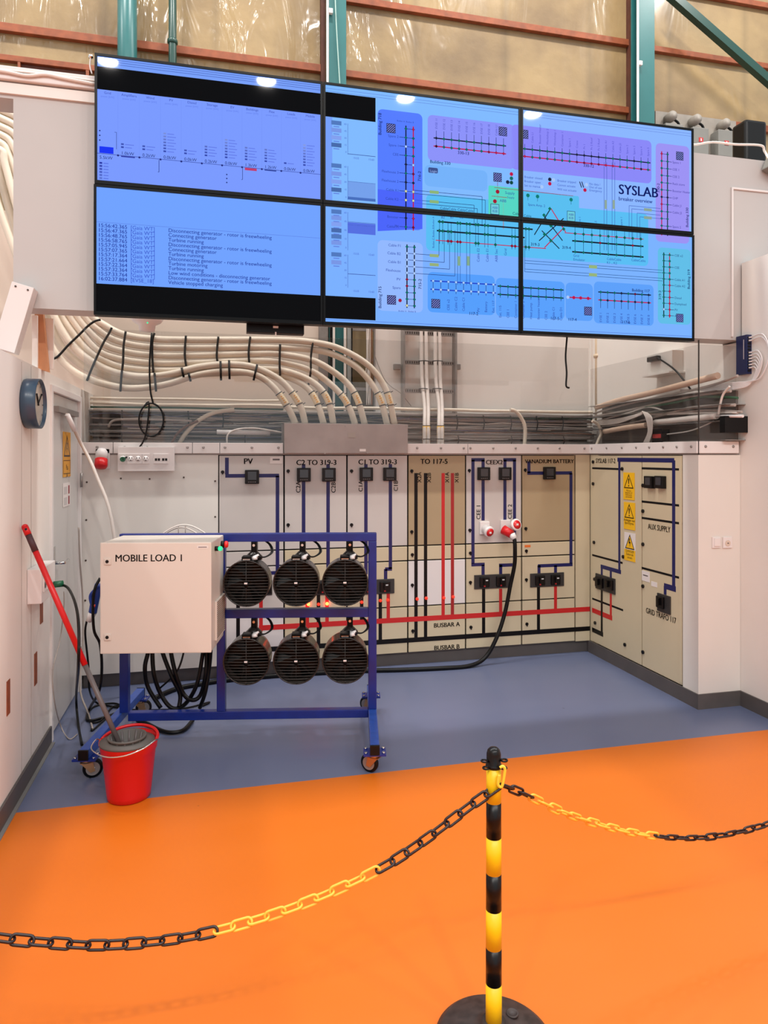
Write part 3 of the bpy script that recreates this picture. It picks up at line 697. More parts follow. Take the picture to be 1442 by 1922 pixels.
m = MB(); m.lathe([(0.036, 0.067), (0.036, 0.07), (0.0, 0.071)], q2, ax2, BREDP, 24); c = q2 + ax2 * 0.073; m.box(c.x - 0.009, c.x + 0.009, c.y - 0.002, c.y + 0.001, c.z - 0.008, c.z + 0.008, PLAST); m.build('lid', t)
# plug + long black cable
t = thing('power_cable', 'thick black cable from the red plug down along the floor edge', 'cable', (W(965, 1000, Y=5.3).x, 5.3, 0))
a = W(945, 994, Y=5.36); b = W(961, 1003, Y=5.30); c = W(966, 1012, Y=5.28)
m = MB(); m.cyl(a, b, 0.04, BREDP, r1=0.034, seg=20); m.build('plug', t)
m = MB(); m.cyl(b, c, 0.03, PLAST, r1=0.022, seg=16); m.build('gland', t)
pts = [c, W(967, 1030, Y=5.27), W(966, 1060, Y=5.28), W(958, 1100, Y=5.3), W(948, 1150, Y=5.3), W(932, 1198, Y=5.28), W(910, 1235, Z=0.06)] + [W(x, y, Z=0.017) for x, y in ((880, 1250), (830, 1254), (760, 1257), (680, 1259), (600, 1263), (520, 1268), (430, 1276), (380, 1283), (330, 1293), (290, 1310))]
m = MB(); m.tube(pts, 0.0165, RUBBER, seg=10); m.build('cord', t)
# steel box the thick cables drop into
t = thing('steel_trunking_box', 'large grey steel box on top of the cabinets taking eight thick cables', 'box', (1.0, 5.5, 1.70))
m = MB(); m.bbox(0.512, 1.497, YB - 0.045, YB + 0.2, 1.712, 1.945, DSTEEL, 0.003); m.build('housing', t)
m = MB(); p = W(681, 845, Y=YB - 0.045); m.box(p.x - 0.025, p.x + 0.025, YB - 0.0465, YB - 0.045, p.z - 0.01, p.z + 0.01, PAPER); m.build('label_plate', t)
m = MB(); p = W(660, 814, Y=YB - 0.045); m.box(p.x - 0.03, p.x + 0.03, YB - 0.0465, YB - 0.045, p.z - 0.03, p.z + 0.01, mat('foil_label', (160, 150, 142), 0.4)); m.build('label_plate', t)
m = MB()
for px, py in ((536, 823), (648, 800), (762, 800), (536, 850), (610, 851), (690, 850), (760, 850)): m = MB(); p = W(px, py, Y=YB - 0.045); m.cyl(p, p - YP * 0.003, 0.006, STEEL, seg=8); m.build('screw', t)

# ---- right-hand board
def rY(px): return W(px, 1000, X=XR).y
def rZ(px, py): return W(px, py, X=XR).z
def rbox(m, pxa, pxb, z0, z1, mm, off=0.0, th=0.02, b=0):
    ya, yb = rY(pxa), rY(pxb)
    if b: m.bbox(XR - off - 0.0001, XR - off + th, min(ya, yb), max(ya, yb), z0, z1, mm, b)
    else: m.box(XR - off - 0.0001, XR - off + th, min(ya, yb), max(ya, yb), z0, z1, mm)
pxs = (1112, 1205, 1281)
RT_ = [('SYS', 'beige cabinet with three yellow warning signs, first on the right wall'), ('AUX', 'beige cabinet nearest the right pillar, two small meters at top')]
zl = lambda a, b: rZ(a, b)
lines = {0: [(zl(1150, 880), 1112, 1169), (zl(1140, 1049), 1112, 1169), (zl(1140, 1134), 1112, 1170)],
         1: [(zl(1240, 880), 1205, 1281), (zl(1240, 945), 1205, 1281), (zl(1240, 977), 1205, 1281), (zl(1240, 1075), 1205, 1281)]}
for i in range(2):
    a, b = pxs[i], pxs[i + 1]; ya, yb = rY(a), rY(b)
    t = thing('switch_cabinet', RT_[i][1], 'cabinet', (XR, (ya + yb) / 2, 0.1)); t['group'] = 'cabinets on the right wall'
    m = MB(); m.box(XR + 0.021, XR + 0.3, yb + 0.001, ya - 0.001, 0.1, 1.70, GAP); m.build('body', t)
    m = MB(); m.bbox(XR, XR + 0.02, yb + 0.005, ya - 0.005, 0.105, 1.695, BEIGE, 0.003); pan = m.build('panel', t)
    for z, p0, p1 in lines[i]: m = MB(); rbox(m, p0, p1, z - 0.008, z + 0.008, GAP, 0.0008, 0.001); m.build('door_gap', t)
    for px, py in (((1114, 867), (1169, 880), (1114, 908), (1116, 1018), (1117, 1087), (1171, 1045), (1118, 1169), (1174, 1210)), ((1205, 911), (1205, 959), (1205, 1021), (1207, 1100), (1208, 1224)))[i]:
        p = W(px, py, X=XR); y = min(max(p.y, yb + 0.02), ya - 0.02); m = MB(); m.cyl((XR, y, p.z), (XR - 0.01, y, p.z), 0.014, BLACK, seg=14); m.build('lock', t)
    def hm(m, pa, pb, z, w, mm): rbox(m, pa, pb, z - w / 2, z + w / 2, mm, 0.0014, 0.002)
    def vm(m, px, z0, z1, w, mm, lay=0.0014): y = rY(px); m.box(XR - lay, XR + 0.001, y - w / 2, y + w / 2, min(z0, z1), max(z0, z1), mm)
    zt = rZ(1220, 863.5) 
    if i == 0:
        m = MB(); hm(m, 1159.5, 1205, zt, 0.032, BLUE); zb = rZ(1163, 1073); vm(m, 1163, zt, zb, BW, BLUE); hm(m, 1128, 1166, zb, 0.032, BLUE); vm(m, 1130, zb, rZ(1130, 1082), BW, BLUE); vm(m, 1147, zb, rZ(1147, 1085), BW, BLUE); m.build('blue_line', t)
        m = MB(); vm(m, 1147, rZ(1147, 1108), zA, BW, RED); hm(m, 1112, 1149.5, zA, 0.04, RED); m.build('red_line', t)
        m = MB(); vm(m, 1130, rZ(1130, 1105), zB_, BW, BLK, 0.0018); hm(m, 1112, 1132.5, zB_, 0.038, BLK); m.build('black_line', t)
        m = MB(); rbox(m, 1120, 1156, rZ(1138, 1110), rZ(1138, 1081), mat('charcoal_plate', (44, 42, 42)), 0.012, 0.012, 0.003)
        for px in (1129, 1147):
            y = rY(px); z = rZ(px, 1093 + (px - 1129) * 0.2); m.bbox(XR - 0.03, XR - 0.012, y - 0.055, y + 0.055, z - 0.042, z + 0.042, BLACK, 0.006); m.box(XR - 0.045, XR - 0.03, y - 0.012, y + 0.012, z - 0.02, z + 0.03, BLACK)
        m.build('switch_pair', pan)
        tx = [('SYSLAB 117-2', 1136.5, 869, 0.054)]
    else:
        m = MB(); hm(m, 1205, 1266, zt, 0.032, BLUE); zb = rZ(1266, 1105); vm(m, 1265, zt, zb, 0.034, BLUE); hm(m, 1247, 1269, zb, 0.04, BLUE); vm(m, 1249, zb, rZ(1249, 1116), 0.03, BLUE); m.build('blue_line', t)
        m = MB(); rbox(m, 1236, 1260, rZ(1248, 1150), rZ(1248, 1116), mat('charcoal_plate', (44, 42, 42)), 0.012, 0.012, 0.003)
        y = rY(1244); z = rZ(1244, 1130); m.bbox(XR - 0.03, XR - 0.012, y - 0.04, y + 0.04, z - 0.042, z + 0.042, BLACK, 0.006); m.box(XR - 0.045, XR - 0.03, y - 0.012, y + 0.012, z - 0.02, z + 0.03, BLACK); m.build('switch', pan)
        for px in (1223.5, 1243.5):
            y = rY(px); z = rZ(px, 905); m = MB(); m.bbox(XR - 0.035, XR - 0.0005, y - 0.048, y + 0.048, z - 0.045, z + 0.045, BLACK, 0.004); m.box(XR - 0.036, XR - 0.035, y - 0.03, y + 0.03, z - 0.02, z + 0.035, mat('meter_glass', (58, 58, 62))); m.build('meter', pan)
        m = MB(); rbox(m, 1205.5, 1220, rZ(1212, 1091), rZ(1212, 1072), PAPER, 0.002, 0.002); rbox(m, 1223, 1234, rZ(1228, 1101), rZ(1228, 1092), PAPER, 0.002, 0.002); rbox(m, 1208, 1217, rZ(1212, 1081), rZ(1212, 1079), GREYP, 0.003, 0.001); m.build('sticker', t)
        m = MB(); rbox(m, 1276, 1281, 0.12, 1.68, BEIGE, 0.004, 0.004); m.build('edge_trim', t)
        tx = [('AUX SUPPLY', 1237, 996, 0.058), ('GRID TRAFO 117', 1240, 1160, 0.058)]
    m = MB()
    for s_, px, py, sz in tx: p = W(px, py, X=XR - 0.0025); m.text(s_, p, -YP, ZP, sz, BLACK, 'C', sq=0.8 if i else 0.95, bold=0.007)
    m.build('lettering', t, recalc=False)
# warning signs
for k, (px0, px1, y0, y1, c1, lab) in enumerate(((1171, 1192, 887, 938, YEL, 'yellow warning sign with exclamation triangle, top of three'), (1172, 1193, 943, 994, YEL, 'yellow warning sign with exclamation triangle, middle of three'), (1173, 1194, 1000, 1053, AMB, 'pale warning sign with lightning triangle, bottom of three'))):
    ya, yb = rY(px0), rY(px1); zt, zb = rZ((px0 + px1) / 2, y0), rZ((px0 + px1) / 2, y1); X = XR - 0.004
    m = MB(); m.box(X, X + 0.0025, yb, ya, zb, zt, YEL if k < 2 else PAPER); cy = (ya + yb) / 2; hw = (ya - yb) / 2; h = zt - zb
    if k == 2: m.poly([(X - .0004, yb, zb), (X - .0004, ya, zb), (X - .0004, ya, zb + h * .4), (X - .0004, yb, zb + h * .4)], YEL)
    tri = [(cy - hw * .85, zt - h * .58), (cy + hw * .85, zt - h * .58), (cy, zt - h * .05)]
    if k == 2: m.poly([(X - .0005, a_, b_) for a_, b_ in tri], YEL)
    ltri(m, X - 0.0007, cy, zt - h * .58, zt - h * .05, hw * .85, BLACK, 0.2)
    if k < 2:
        m.poly([(X - .0007, cy - .008, zt - h * .22), (X - .0007, cy + .008, zt - h * .22), (X - .0007, cy + .004, zt - h * .42), (X - .0007, cy - .004, zt - h * .42)], BLACK)
        m.poly([(X - .0007, cy - .006, zt - h * .46), (X - .0007, cy + .006, zt - h * .46), (X - .0007, cy + .006, zt - h * .51), (X - .0007, cy - .006, zt - h * .51)], BLACK)
    else:
        m.poly([(X - .0007, cy + .012, zt - h * .2), (X - .0007, cy - .002, zt - h * .2), (X - .0007, cy + .002, zt - h * .32), (X - .0007, cy - .012, zt - h * .32), (X - .0007, cy + .002, zt - h * .53), (X - .0007, cy + .0, zt - h * .38), (X - .0007, cy + .014, zt - h * .38)], BLACK)
    tl = (['Må kun', 'betjenes af', 'instrueret', 'personale'], ['Anlægget kan', 'fjernstyres'], ['DANGER', 'Elektrisk', 'strøm'])[k]
    for q, s_ in enumerate(tl): m.text(s_, (X - .0008, cy, zt - h * (0.70 + q * (0.075 if k == 0 else 0.11))), -YP, ZP, 0.022 if k == 0 else 0.028, BLACK if k else mat('brown_print', (120, 90, 20)), 'C')
    tagged(m, 'warning_sign', lab + ' on the right cabinet', 'sign', 'warning signs on the right cabinet')
# light switches on the pillar
for px0, px1, nm, lab in ((1336, 1351, 'light_switch', 'plain white wall switch on the right pillar, left of the pair'), (1356, 1373, 'dimmer_socket', 'white wall plate with small round insert, right of the pair on the pillar')):
    a = W(px0, 1008, Y=YF); b = W(px1, 1028, Y=YF); t = thing(nm, lab, 'switch', ((a.x + b.x) / 2, YF, b.z))
    m = MB(); m.bbox(a.x, b.x, YF - 0.01, YF - 0.0005, b.z, a.z, PLAST, 0.002); m.build('plate', t)
    m = MB()
    if nm == 'light_switch': m.bbox(a.x + 0.012, b.x - 0.004, YF - 0.016, YF - 0.01, b.z + 0.012, a.z - 0.008, PLAST, 0.002); m.build('rocker', t)
    else: cx, cz = (a.x + b.x) / 2, (a.z + b.z) / 2 - 0.004; m.cyl((cx, YF - 0.01, cz), (cx, YF - 0.013, cz), 0.02, WARMW, seg=20); m.box(cx - .006, cx + .006, YF - 0.0145, YF - 0.013, cz - .003, cz + .003, GREYP); m.build('insert', t)
# sockets on the left white panel
p = W(193, 865, Y=YB)
t = thing('power_socket', 'white and red capped power socket on the white panel at left', 'socket', (p.x, YB, p.z))
m = MB(); m.bbox(p.x - 0.05, p.x + 0.05, YB - 0.012, YB - 0.0005, p.z - 0.06, p.z + 0.09, PLAST, 0.004); ax = Vector((0, -0.45, -1)).normalized(); o_ = Vector((p.x, YB - 0.045, p.z + 0.055))
m.lathe([(0.0, -0.035), (0.028, -0.03), (0.04, -0.01), (0.041, 0.05)], o_, ax, PLAST, 24); m.build('housing', t)
m = MB(); m.lathe([(0.044, 0.05), (0.045, 0.10), (0.038, 0.112), (0.0, 0.112)], o_, ax, BREDP, 24); m.build('red_cap', t)
a = W(221, 842, Y=YB - 0.1); b = W(327, 884, Y=YB - 0.1)
t = thing('outlet_box', 'white wall box with four outlets and two data plates', 'socket', ((a.x + b.x) / 2, YB, b.z))
m = MB(); m.bbox(a.x, b.x, YB - 0.10, YB - 0.013, b.z, 1.76, PLAST, 0.003); m.build('housing', t)
Yq = YB - 0.10
for k, px in enumerate((231, 245.5, 259.5, 274)):
    p = W(px, 861, Y=Yq); m = MB(); m.bbox(p.x - 0.026, p.x + 0.026, Yq - 0.006, Yq, p.z - 0.036, p.z + 0.036, PLAST, 0.002)
    m.lathe([(0.020, 0.0062), (0.020, 0.0075), (0.0, 0.0075)], (p.x, Yq, p.z), (0, -1, 0), PLAST, 20)
    for an in (0.9, -0.9, math.pi): m.cyl((p.x + 0.011 * math.sin(an), Yq - 0.0075, p.z + 0.011 * math.cos(an)), (p.x + 0.011 * math.sin(an), Yq - 0.0085, p.z + 0.011 * math.cos(an)), 0.004, BLACK, seg=8)
    m.build('outlet', t)
for px in (295.5, 309):
    p = W(px, 861, Y=Yq); m = MB(); m.bbox(p.x - 0.026, p.x + 0.026, Yq - 0.006, Yq, p.z - 0.036, p.z + 0.036, PLAST, 0.002)
    for dx in (-0.009, 0.011): m.box(p.x + dx - 0.008, p.x + dx + 0.008, Yq - 0.007, Yq - 0.0055, p.z - 0.015, p.z + 0.003, BLACK)
    m.build('data_plate', t)
t = thing('coiled_cord', 'thin black cord hanging in a coil with its plug in the leftmost outlet', 'cable', tuple(W(284, 780, Y=5.36)))
pl = W(231, 862, Y=Yq - 0.01)
m = MB(); m.cyl(pl, pl - YP * 0.03, 0.018, DKGRN, seg=16); m.build('plug', t)
Yc = 5.36; loop = lambda cx, cy, rx, ry, Y, a0, a1, n: [W(cx + rx * math.cos(math.radians(a0 + (a1 - a0) * k / n)), cy + ry * math.sin(math.radians(a0 + (a1 - a0) * k / n)), Y=Y + 0.004 * math.sin(k)) for k in range(n + 1)]
pts = [W(285, 625, Y=Yc), W(281, 680, Y=Yc), W(282, 730, Y=Yc), W(287, 755, Y=Yc)] + loop(284, 788, 23, 31, Yc, -80, 620, 26) + [W(272, 822, Y=Yc), W(250, 850, Y=Yc), pl - YP * 0.03]
m = MB(); m.tube(pts, 0.0065, RUBBER, seg=6, sub=4); m.build('cord', t)

# ================================================================ CABLES
TK = dict(c=0.028)
YC = 5.62
paths = [
 [(-70, 188), (0, 206), (60, 250), (115, 400), (145, 530), (168, 588), (199, 612), (233, 628), (285, 636), (355, 638), (510, 638), (583, 642), (639, 655), (694, 688), (726, 735), (741, 800)],
 [(-70, 203), (0, 221), (50, 262), (100, 400), (132, 530), (155, 588), (196, 627), (233, 643), (285, 651), (355, 652.5), (510, 652), (583, 656), (625, 665), (667, 687), (696, 718), (715, 752), (727, 800)],
 [(-70, 219), (0, 237), (40, 272), (85, 400), (118, 530), (141, 588), (190, 642), (233, 659), (285, 666), (355, 667), (469, 664), (520, 664), (583, 675), (625, 697), (655, 723), (672, 752), (685, 800)],
 [(-70, 234), (0, 252), (30, 285), (70, 400), (105, 530), (128, 588), (177, 651), (216, 671), (285, 681), (355, 681), (430, 678), (500, 677), (541, 682), (583, 695), (617, 718), (643, 744), (657, 768), (667, 800)],
 [(-70, 249), (0, 267), (20, 300), (55, 400), (90, 530), (113, 588), (160, 652), (206, 681), (251, 692), (320, 695), (400, 691), (500, 692), (541, 698), (578, 712), (603, 731), (618, 757), (626, 800)],
 [(-70, 263), (0, 281), (10, 310), (40, 420), (75, 530), (99, 588), (133, 645), (176, 681), (220, 700), (268, 707), (320, 702), (372, 689), (424, 684), (476, 689), (525, 713), (553, 744), (566, 768), (573, 800)],
 [(-70, 278), (0, 296), (0, 330), (28, 430), (62, 530), (86, 588), (114, 648), (150, 683), (181, 699), (226, 714), (280, 716), (350, 704), (430, 700), (500, 700), (540, 708), (575, 726), (595, 755), (608, 800)],
 [(-80, 300), (-20, 330), (-5, 380), (20, 450), (50, 530), (74, 588), (92, 640), (122, 683), (164, 710), (226, 727), (275, 727), (320, 719), (372, 703), (424, 697), (476, 702), (511, 724), (540, 764), (555, 800)],
]
CL = ['topmost', 'second from top', 'third from top', 'fourth from top', 'fifth from top', 'sixth from top, arching over', 'seventh from top, mostly behind its neighbours', 'lowest, arching over']
for k, pth in enumerate(paths):
    yy = YC + (0.05 if k == 6 else 0.0) - (0.05 if k in (5, 7) else 0) 
    t = thing('thick_cable', 'thick ivory power cable under the screens, %s of eight' % CL[k], 'cable', tuple(W(*pth[8], Y=yy))); t['group'] = 'thick ivory cables running into the steel box'
    P = []
    for i_, (x, y) in enumerate(pth):
        u = max(0, min(1, (i_ - (len(pth) - 6)) / 5)); P.append(W(x, y, Y=yy * (1 - u) + 5.54 * u))
    P[-1].z = 1.946
    m = MB(); m.tube(P, 0.0262, CABLE, seg=14, sub=6); m.build('sheath', t)
    PP = catmull(P, 6); S = [0]
    # label collar near the end
    def at_len(back):
        acc = 0
        for j in range(len(PP) - 1, 0, -1):
            s_ = (PP[j] - PP[j - 1]).length
            if acc + s_ >= back: f = (back - acc) / s_; return PP[j].lerp(PP[j - 1], f), (PP[j - 1] - PP[j]).normalized()
            acc += s_
    p0, d0 = at_len(0.17); p1, d1 = at_len(0.27)
    m = MB(); m.tube([p0, (p0 + p1) / 2 + (at_len(0.22)[0] - (p0 + p1) / 2), p1], 0.0275, mat('label_sleeve', (232, 212, 176), 0.4), seg=14)
    lab = m.build('label_sleeve', t)
    m = MB(); pm, dm = at_len(0.22); nrm = Vector((0, -1, 0)); up = dm; sd = up.cross(nrm).normalized()
    for q in range(4):
        c0 = pm + up * (-0.035 + q * 0.018) - YP * 0.0285; r_ = 0.007 if q % 2 else 0.01
        m.poly([c0 - sd * r_, c0 + sd * r_, c0 + sd * r_ + up * 0.010, c0 - sd * r_ + up * 0.010], mat('amber_print', (226, 160, 50), 0.5))
    m.build('print', lab, recalc=False)
    for back in (0.165, 0.275):
        pp, dd = at_len(back); m = MB(); m.tube([pp - dd * 0.003, pp + dd * 0.003], 0.0295, TIE, seg=14, spline=False); m.cyl(pp + Vector((0.025, -0.01, 0.0)), pp + Vector((0.045, -0.02, 0.012)), 0.003, TIE, seg=6); m.build('tie', t)
# black ties across the bundle
ties = [[(88, 691 - 17), (106, 671), (128, 648), (148, 629), (165, 612), (178, 603), (189, 600)], [(163, 715), (173, 690), (184, 665), (195, 642), (205, 625), (210, 615)], [(226, 735), (228, 705), (231, 680), (232, 650), (236, 622)],
        [(288, 700), (286, 670), (286, 640), (290, 625)], [(350, 690), (347, 665), (349, 630)], [(409, 682), (407, 665), (410, 632)], [(468, 682), (467, 660), (470, 632)], [(526, 705), (525, 680), (526, 646)], [(577, 733), (583, 700), (584, 668), (588, 640)],
        [(345, 708), (341, 690)], [(358, 716), (354, 700)], [(415, 714), (414, 678)], [(431, 712), (430, 676)], [(476, 714), (483, 684)], [(293, 735), (290, 700)]]
for k, tp in enumerate(ties):
    m = MB(); m.tube([W(x, y, Y=YC - 0.035 - (0.05 if k >= 9 or k < 3 else 0)) for x, y in tp], 0.0085, TIE, seg=6)
    tagged(m, 'cable_tie', 'black tie strapped across the thick ivory cables', 'cable tie', 'black ties across the thick cables')
# trays and cables along the back wall
m = MB(); x0, x1 = W(165, 780, Y=YWB - 0.05).x, 3.4
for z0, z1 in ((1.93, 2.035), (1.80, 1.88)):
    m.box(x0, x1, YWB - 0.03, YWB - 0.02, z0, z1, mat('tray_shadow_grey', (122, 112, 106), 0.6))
for z in (1.80, 1.88, 1.93, 2.04): m.box(x0, x1, YWB - 0.2, YWB - 0.002, z - 0.002, z + 0.002, STEEL); m.box(x0, x1, YWB - 0.2, YWB - 0.197, z, z + 0.012, STEEL)
tagged(m, 'cable_tray', 'steel cable tray with shelves along the wall behind the clear panel', 'cable tray')
def tray_pts(px0, px1, y, Y, wob, step=60):
    pts = []; x = px0
    while x < px1: pts.append((x, y)); x += step
    pts.append((px1, y)); z = zat(760, y, Y=Y)
    out = []
    for (x, y_) in pts:
        p = W(x, y, Y=Y); out.append(Vector((p.x, Y + random.uniform(-1, 1) * wob, z + random.uniform(-1, 1) * wob)))
    return out
trc = [(165, 530, 757, 0.011, CABLE, .004), (165, 530, 766, 0.014, CABLE, .006), (165, 530, 772, 0.008, CABGR, .004), (170, 420, 790, 0.006, CABLW, .012), (165, 533, 815, 0.008, CABLW, .001), (165, 533, 821, 0.008, CABLW, .001), (165, 533, 828, 0.008, CABLG, .001),
       (430, 1112, 768, 0.014, CABLE, .005), (430, 1112, 776, 0.011, CABLG, .005), (430, 1112, 781, 0.009, CABGR, .006), (430, 1112, 788, 0.013, CABLG, .005), (430, 1112, 799, 0.007, CABLW, .008), (430, 1112, 804, 0.010, CABLG, .006), (770, 1112, 794, 0.006, CABLW, .008), (760, 1112, 810, 0.005, CABLW, .008), (760, 1114, 819, 0.021, CABLW, .001), (760, 1112, 829, 0.010, CABLG, .002)]
for (a, b, y, r, mm, wob) in trc:
    m = MB(); m.tube(tray_pts(a, b, y, YWB - 0.12 - r, wob), r, mm, seg=8)
    tagged(m, 'tray_cable', 'long cable lying in the tray along the back wall', 'cable', 'cables in the back wall tray')
# thin wiring nobody could count
m = MB()
for k in range(60):
    a = random.uniform(165, 900); L = random.uniform(120, 380); y = random.choice([792, 796, 800, 805, 808, 812, 822, 784]) + random.uniform(-3, 3)
    m.tube(tray_pts(a, min(a + L, 1112), y, YWB - random.uniform(0.12, 0.19), 0.012, 40), random.uniform(0.003, 0.0062), random.choice([CABLW, CABLG, CABLW, CABLG, mat('brown_wire', (120, 84, 66), 0.5), mat('pale_blue_wire', (120, 124, 158), 0.5)]), seg=5, sub=3)
tagged(m, 'thin_wiring', 'tangle of thin white and grey wires in the back wall tray', 'wiring', kind='stuff')
m = MB()
for px in (475 * 0 + 229, 353, 418, 858 - 140, 797 + 60, 907, 958, 1007, 1055):
    p = W(px, 775, Y=YWB - 0.2); m.tube([Vector((p.x, YWB - 0.205, 1.92)), Vector((p.x + 0.006, YWB - 0.215, 1.98)), Vector((p.x, YWB - 0.205, 2.05))], 0.005, TIE, seg=6)
for px in (229, 460, 860, 960, 1058): p = W(px, 820, Y=YWB - 0.2); m.tube([Vector((p.x, YWB - 0.2, 1.80)), Vector((p.x, YWB - 0.22, 1.83)), Vector((p.x, YWB - 0.2, 1.87))], 0.004, TIE, seg=6)
tagged(m, 'tray_ties', 'small black ties round the cables in the back wall tray', 'cable tie', kind='stuff')
def one_cable(name, label, pts, r, mm, seg=10):
    m = MB(); m.tube(pts, r, mm, seg=seg); return tagged(m, name, label, 'cable')
one_cable('beige_hose', 'beige flexible hose curving down to the left of the steel box', [W(x, y, Y=5.7) for x, y in ((336, 833), (350, 812), (375, 788), (405, 774), (440, 769))], 0.017, CABLE)
one_cable('brown_cable', 'brown cable curving down beside the beige hose above the white panel', [W(x, y, Y=5.68) for x, y in ((322, 833), (332, 815), (350, 800), (372, 790))], 0.010, mat('brown_wire', (120, 84, 66)))
one_cable('grey_cable_bow', 'short grey cable bowing out of the tray below the thick cables', [W(x, y, Y=5.68) for x, y in ((204, 802), (212, 790), (240, 787), (300, 788), (360, 790))], 0.009, CABLG)
one_cable('white_wire_bow', 'white wires arching over the white tube left of the steel box', [W(x, y, Y=5.6) for x, y in ((426, 832), (428, 816), (445, 806), (480, 804), (530, 812))], 0.007, CABLW)
m = MB(); m.cyl(W(407, 811, Y=5.62), W(507, 813, Y=5.62), 0.019, PLAST, seg=16); tagged(m, 'white_tube', 'short thick white tube in the tray left of the steel box', 'tube')
one_cable('beige_cable_drop', 'beige cable dropping from the tray over the socket cabinet', [W(x, y, Y=5.62) for x, y in ((958, 769), (968, 772), (979, 785), (986, 805), (984, 846))], 0.016, CABLE)
one_cable('beige_cable_drop', 'beige cable dropping from the tray near the inner corner', [W(x, y, Y=5.58) for x, y in ((1112, 790), (1122, 796), (1129, 812), (1124, 826), (1113, 852))], 0.014, CABLE)
# vertical ladder tray with four cables
Yl = YWB - 0.06
t = thing('cable_ladder', 'perforated steel cable ladder going up behind the middle screens', 'cable ladder', (W(806, 760, Y=Yl).x, Yl, 2.05))
for px in (757, 854):
    X = W(px, 700, Y=Yl).x; m = MB(); m.box(X - 0.008, X + 0.008, Yl - 0.04, Yl + 0.05, 2.06, 3.6, STEEL); m.build('side_rail', t)
PERF = mat('perforation_dark', (60, 52, 48), 0.7)
for py in (626, 681, 734):
    A = W(759, py, Y=Yl); B = W(852, py, Y=Yl); z = zat(806, py, Y=Yl); m = MB(); m.box(A.x, B.x, Yl, Yl + 0.02, z - 0.018, z + 0.018, STEEL)
    n = 22
    for q in range(n): X = A.x + (B.x - A.x) * (q + 0.5) / n; m.box(X - 0.005, X + 0.005, Yl - 0.001, Yl, z - 0.01, z + 0.01, PERF)
    m.build('rung', t)
for px in (747, 860): p = W(px, 688, Y=Yl); m = MB(); m.bbox(p.x - 0.03, p.x + 0.03, Yl + 0.01, Yl + 0.05, p.z - 0.025, p.z + 0.025, STEEL, 0.004); m.build('bracket', t)
for k, (px, px2, lab) in enumerate(((790, 797, 'first from the left'), (799, 804, 'second from the left'), (816, 824, 'third from the left'), (824.5, 830, 'fourth from the left'))):
    t = thing('white_cable', 'straight white cable on the vertical ladder, %s of four' % lab, 'cable', tuple(W(px2, 830, Y=5.6))); t['group'] = 'four white cables on the vertical ladder'
    P = [W(px, 560, Y=Yl - 0.03), W(px + 1, 640, Y=Yl - 0.03), W(px + 2, 710, Y=Yl - 0.04), W(px2, 760, Y=Yl - 0.12), W(px2, 800, Y=5.66), W(px2, 834, Y=5.62)]
    P[-1].z = 1.716
    m = MB(); m.tube(P, 0.0155, CABLW, seg=12); m.build('sheath', t)
    m = MB(); a = P[4].lerp(P[3], 0.0); b = P[4].lerp(P[5], 0.72); m.tube([a, b], 0.0168, mat('amber_sleeve', (222, 176, 84), 0.5), seg=12, spline=False); m.build('amber_sleeve', t)
m = MB()
for py in (677, 729):
    for pa, pb in ((786, 805), (812, 831)): m.tube([W(pa, py + 1, Y=Yl - 0.07), W((pa + pb) / 2, py, Y=Yl - 0.09), W(pb, py + 1, Y=Yl - 0.07)], 0.004, TIE, seg=6)
for pa, pb in ((794, 810), (819, 833)):
    for py in (799, 824): m.tube([W(pa, py, Y=5.625), W((pa + pb) / 2, py, Y=5.61), W(pb, py, Y=5.625)], 0.0035, TIE, seg=6)
tagged(m, 'ladder_ties', 'black ties round the white cables on the vertical ladder', 'cable tie', kind='stuff')
# clutter round the teal column below the screens
m = MB()
for px0, px1, mm, yo in ((599, 616, STEEL, 0.0), (620, 624, BLACK, -0.02), (625, 629, CABLW, -0.03), (646, 650, CABLW, -0.03), (652, 659, mat('grey_duct', (140, 142, 138)), -0.03), (660, 662, BLACK, -0.03), (702, 705, STEEL, -0.03)):
    a = W(px0, 650, Y=YWB + yo - 0.02); b = W(px1, 650, Y=YWB + yo - 0.02); m.box(a.x, b.x, YWB + yo - 0.02, YWB + yo, 2.06, 3.5, mm)
for py in (620, 676, 731): a = W(662, py, Y=YWB - 0.04); b = W(703, py, Y=YWB - 0.04); z = zat(680, py, Y=YWB); m.box(a.x, b.x, YWB - 0.04, YWB - 0.02, z - 0.012, z + 0.012, STEEL)
tagged(m, 'conduit_rack', 'steel rack of vertical conduits beside the teal column below the screens', 'rack')
m = MB()
for k in range(7): px = 688 + k * 1.8; m.tube([W(px + random.uniform(-1, 1), y, Y=YWB - 0.05 - 0.004 * (k % 3)) for y in (560, 615, 650, 677, 700, 731, 760)], 0.004, CABLW if k < 5 else mat('brown_cable', (140, 96, 66)), seg=6)
tagged(m, 'riser_wires', 'bunch of thin white and brown wires going up beside the column', 'wiring', kind='stuff')
one_cable('thin_wire', 'hair-thin grey wire drooping left of the vertical cable ladder', [W(x, y, Y=YWB - 0.02) for x, y in ((704, 668), (712, 690), (722, 712), (735, 726), (752, 738), (772, 762))], 0.003, CABLG, 6)
one_cable('hanging_lead', 'black lead hanging from the right screens with a jack plug', [Vector((W(1065, 600, Y=4.12).x, 4.12, 2.482))] + [W(x, y, Y=4.12) for x, y in ((1064, 640), (1062, 670), (1064, 700), (1063, 724), (1069, 728))], 0.006, RUBBER, 8)
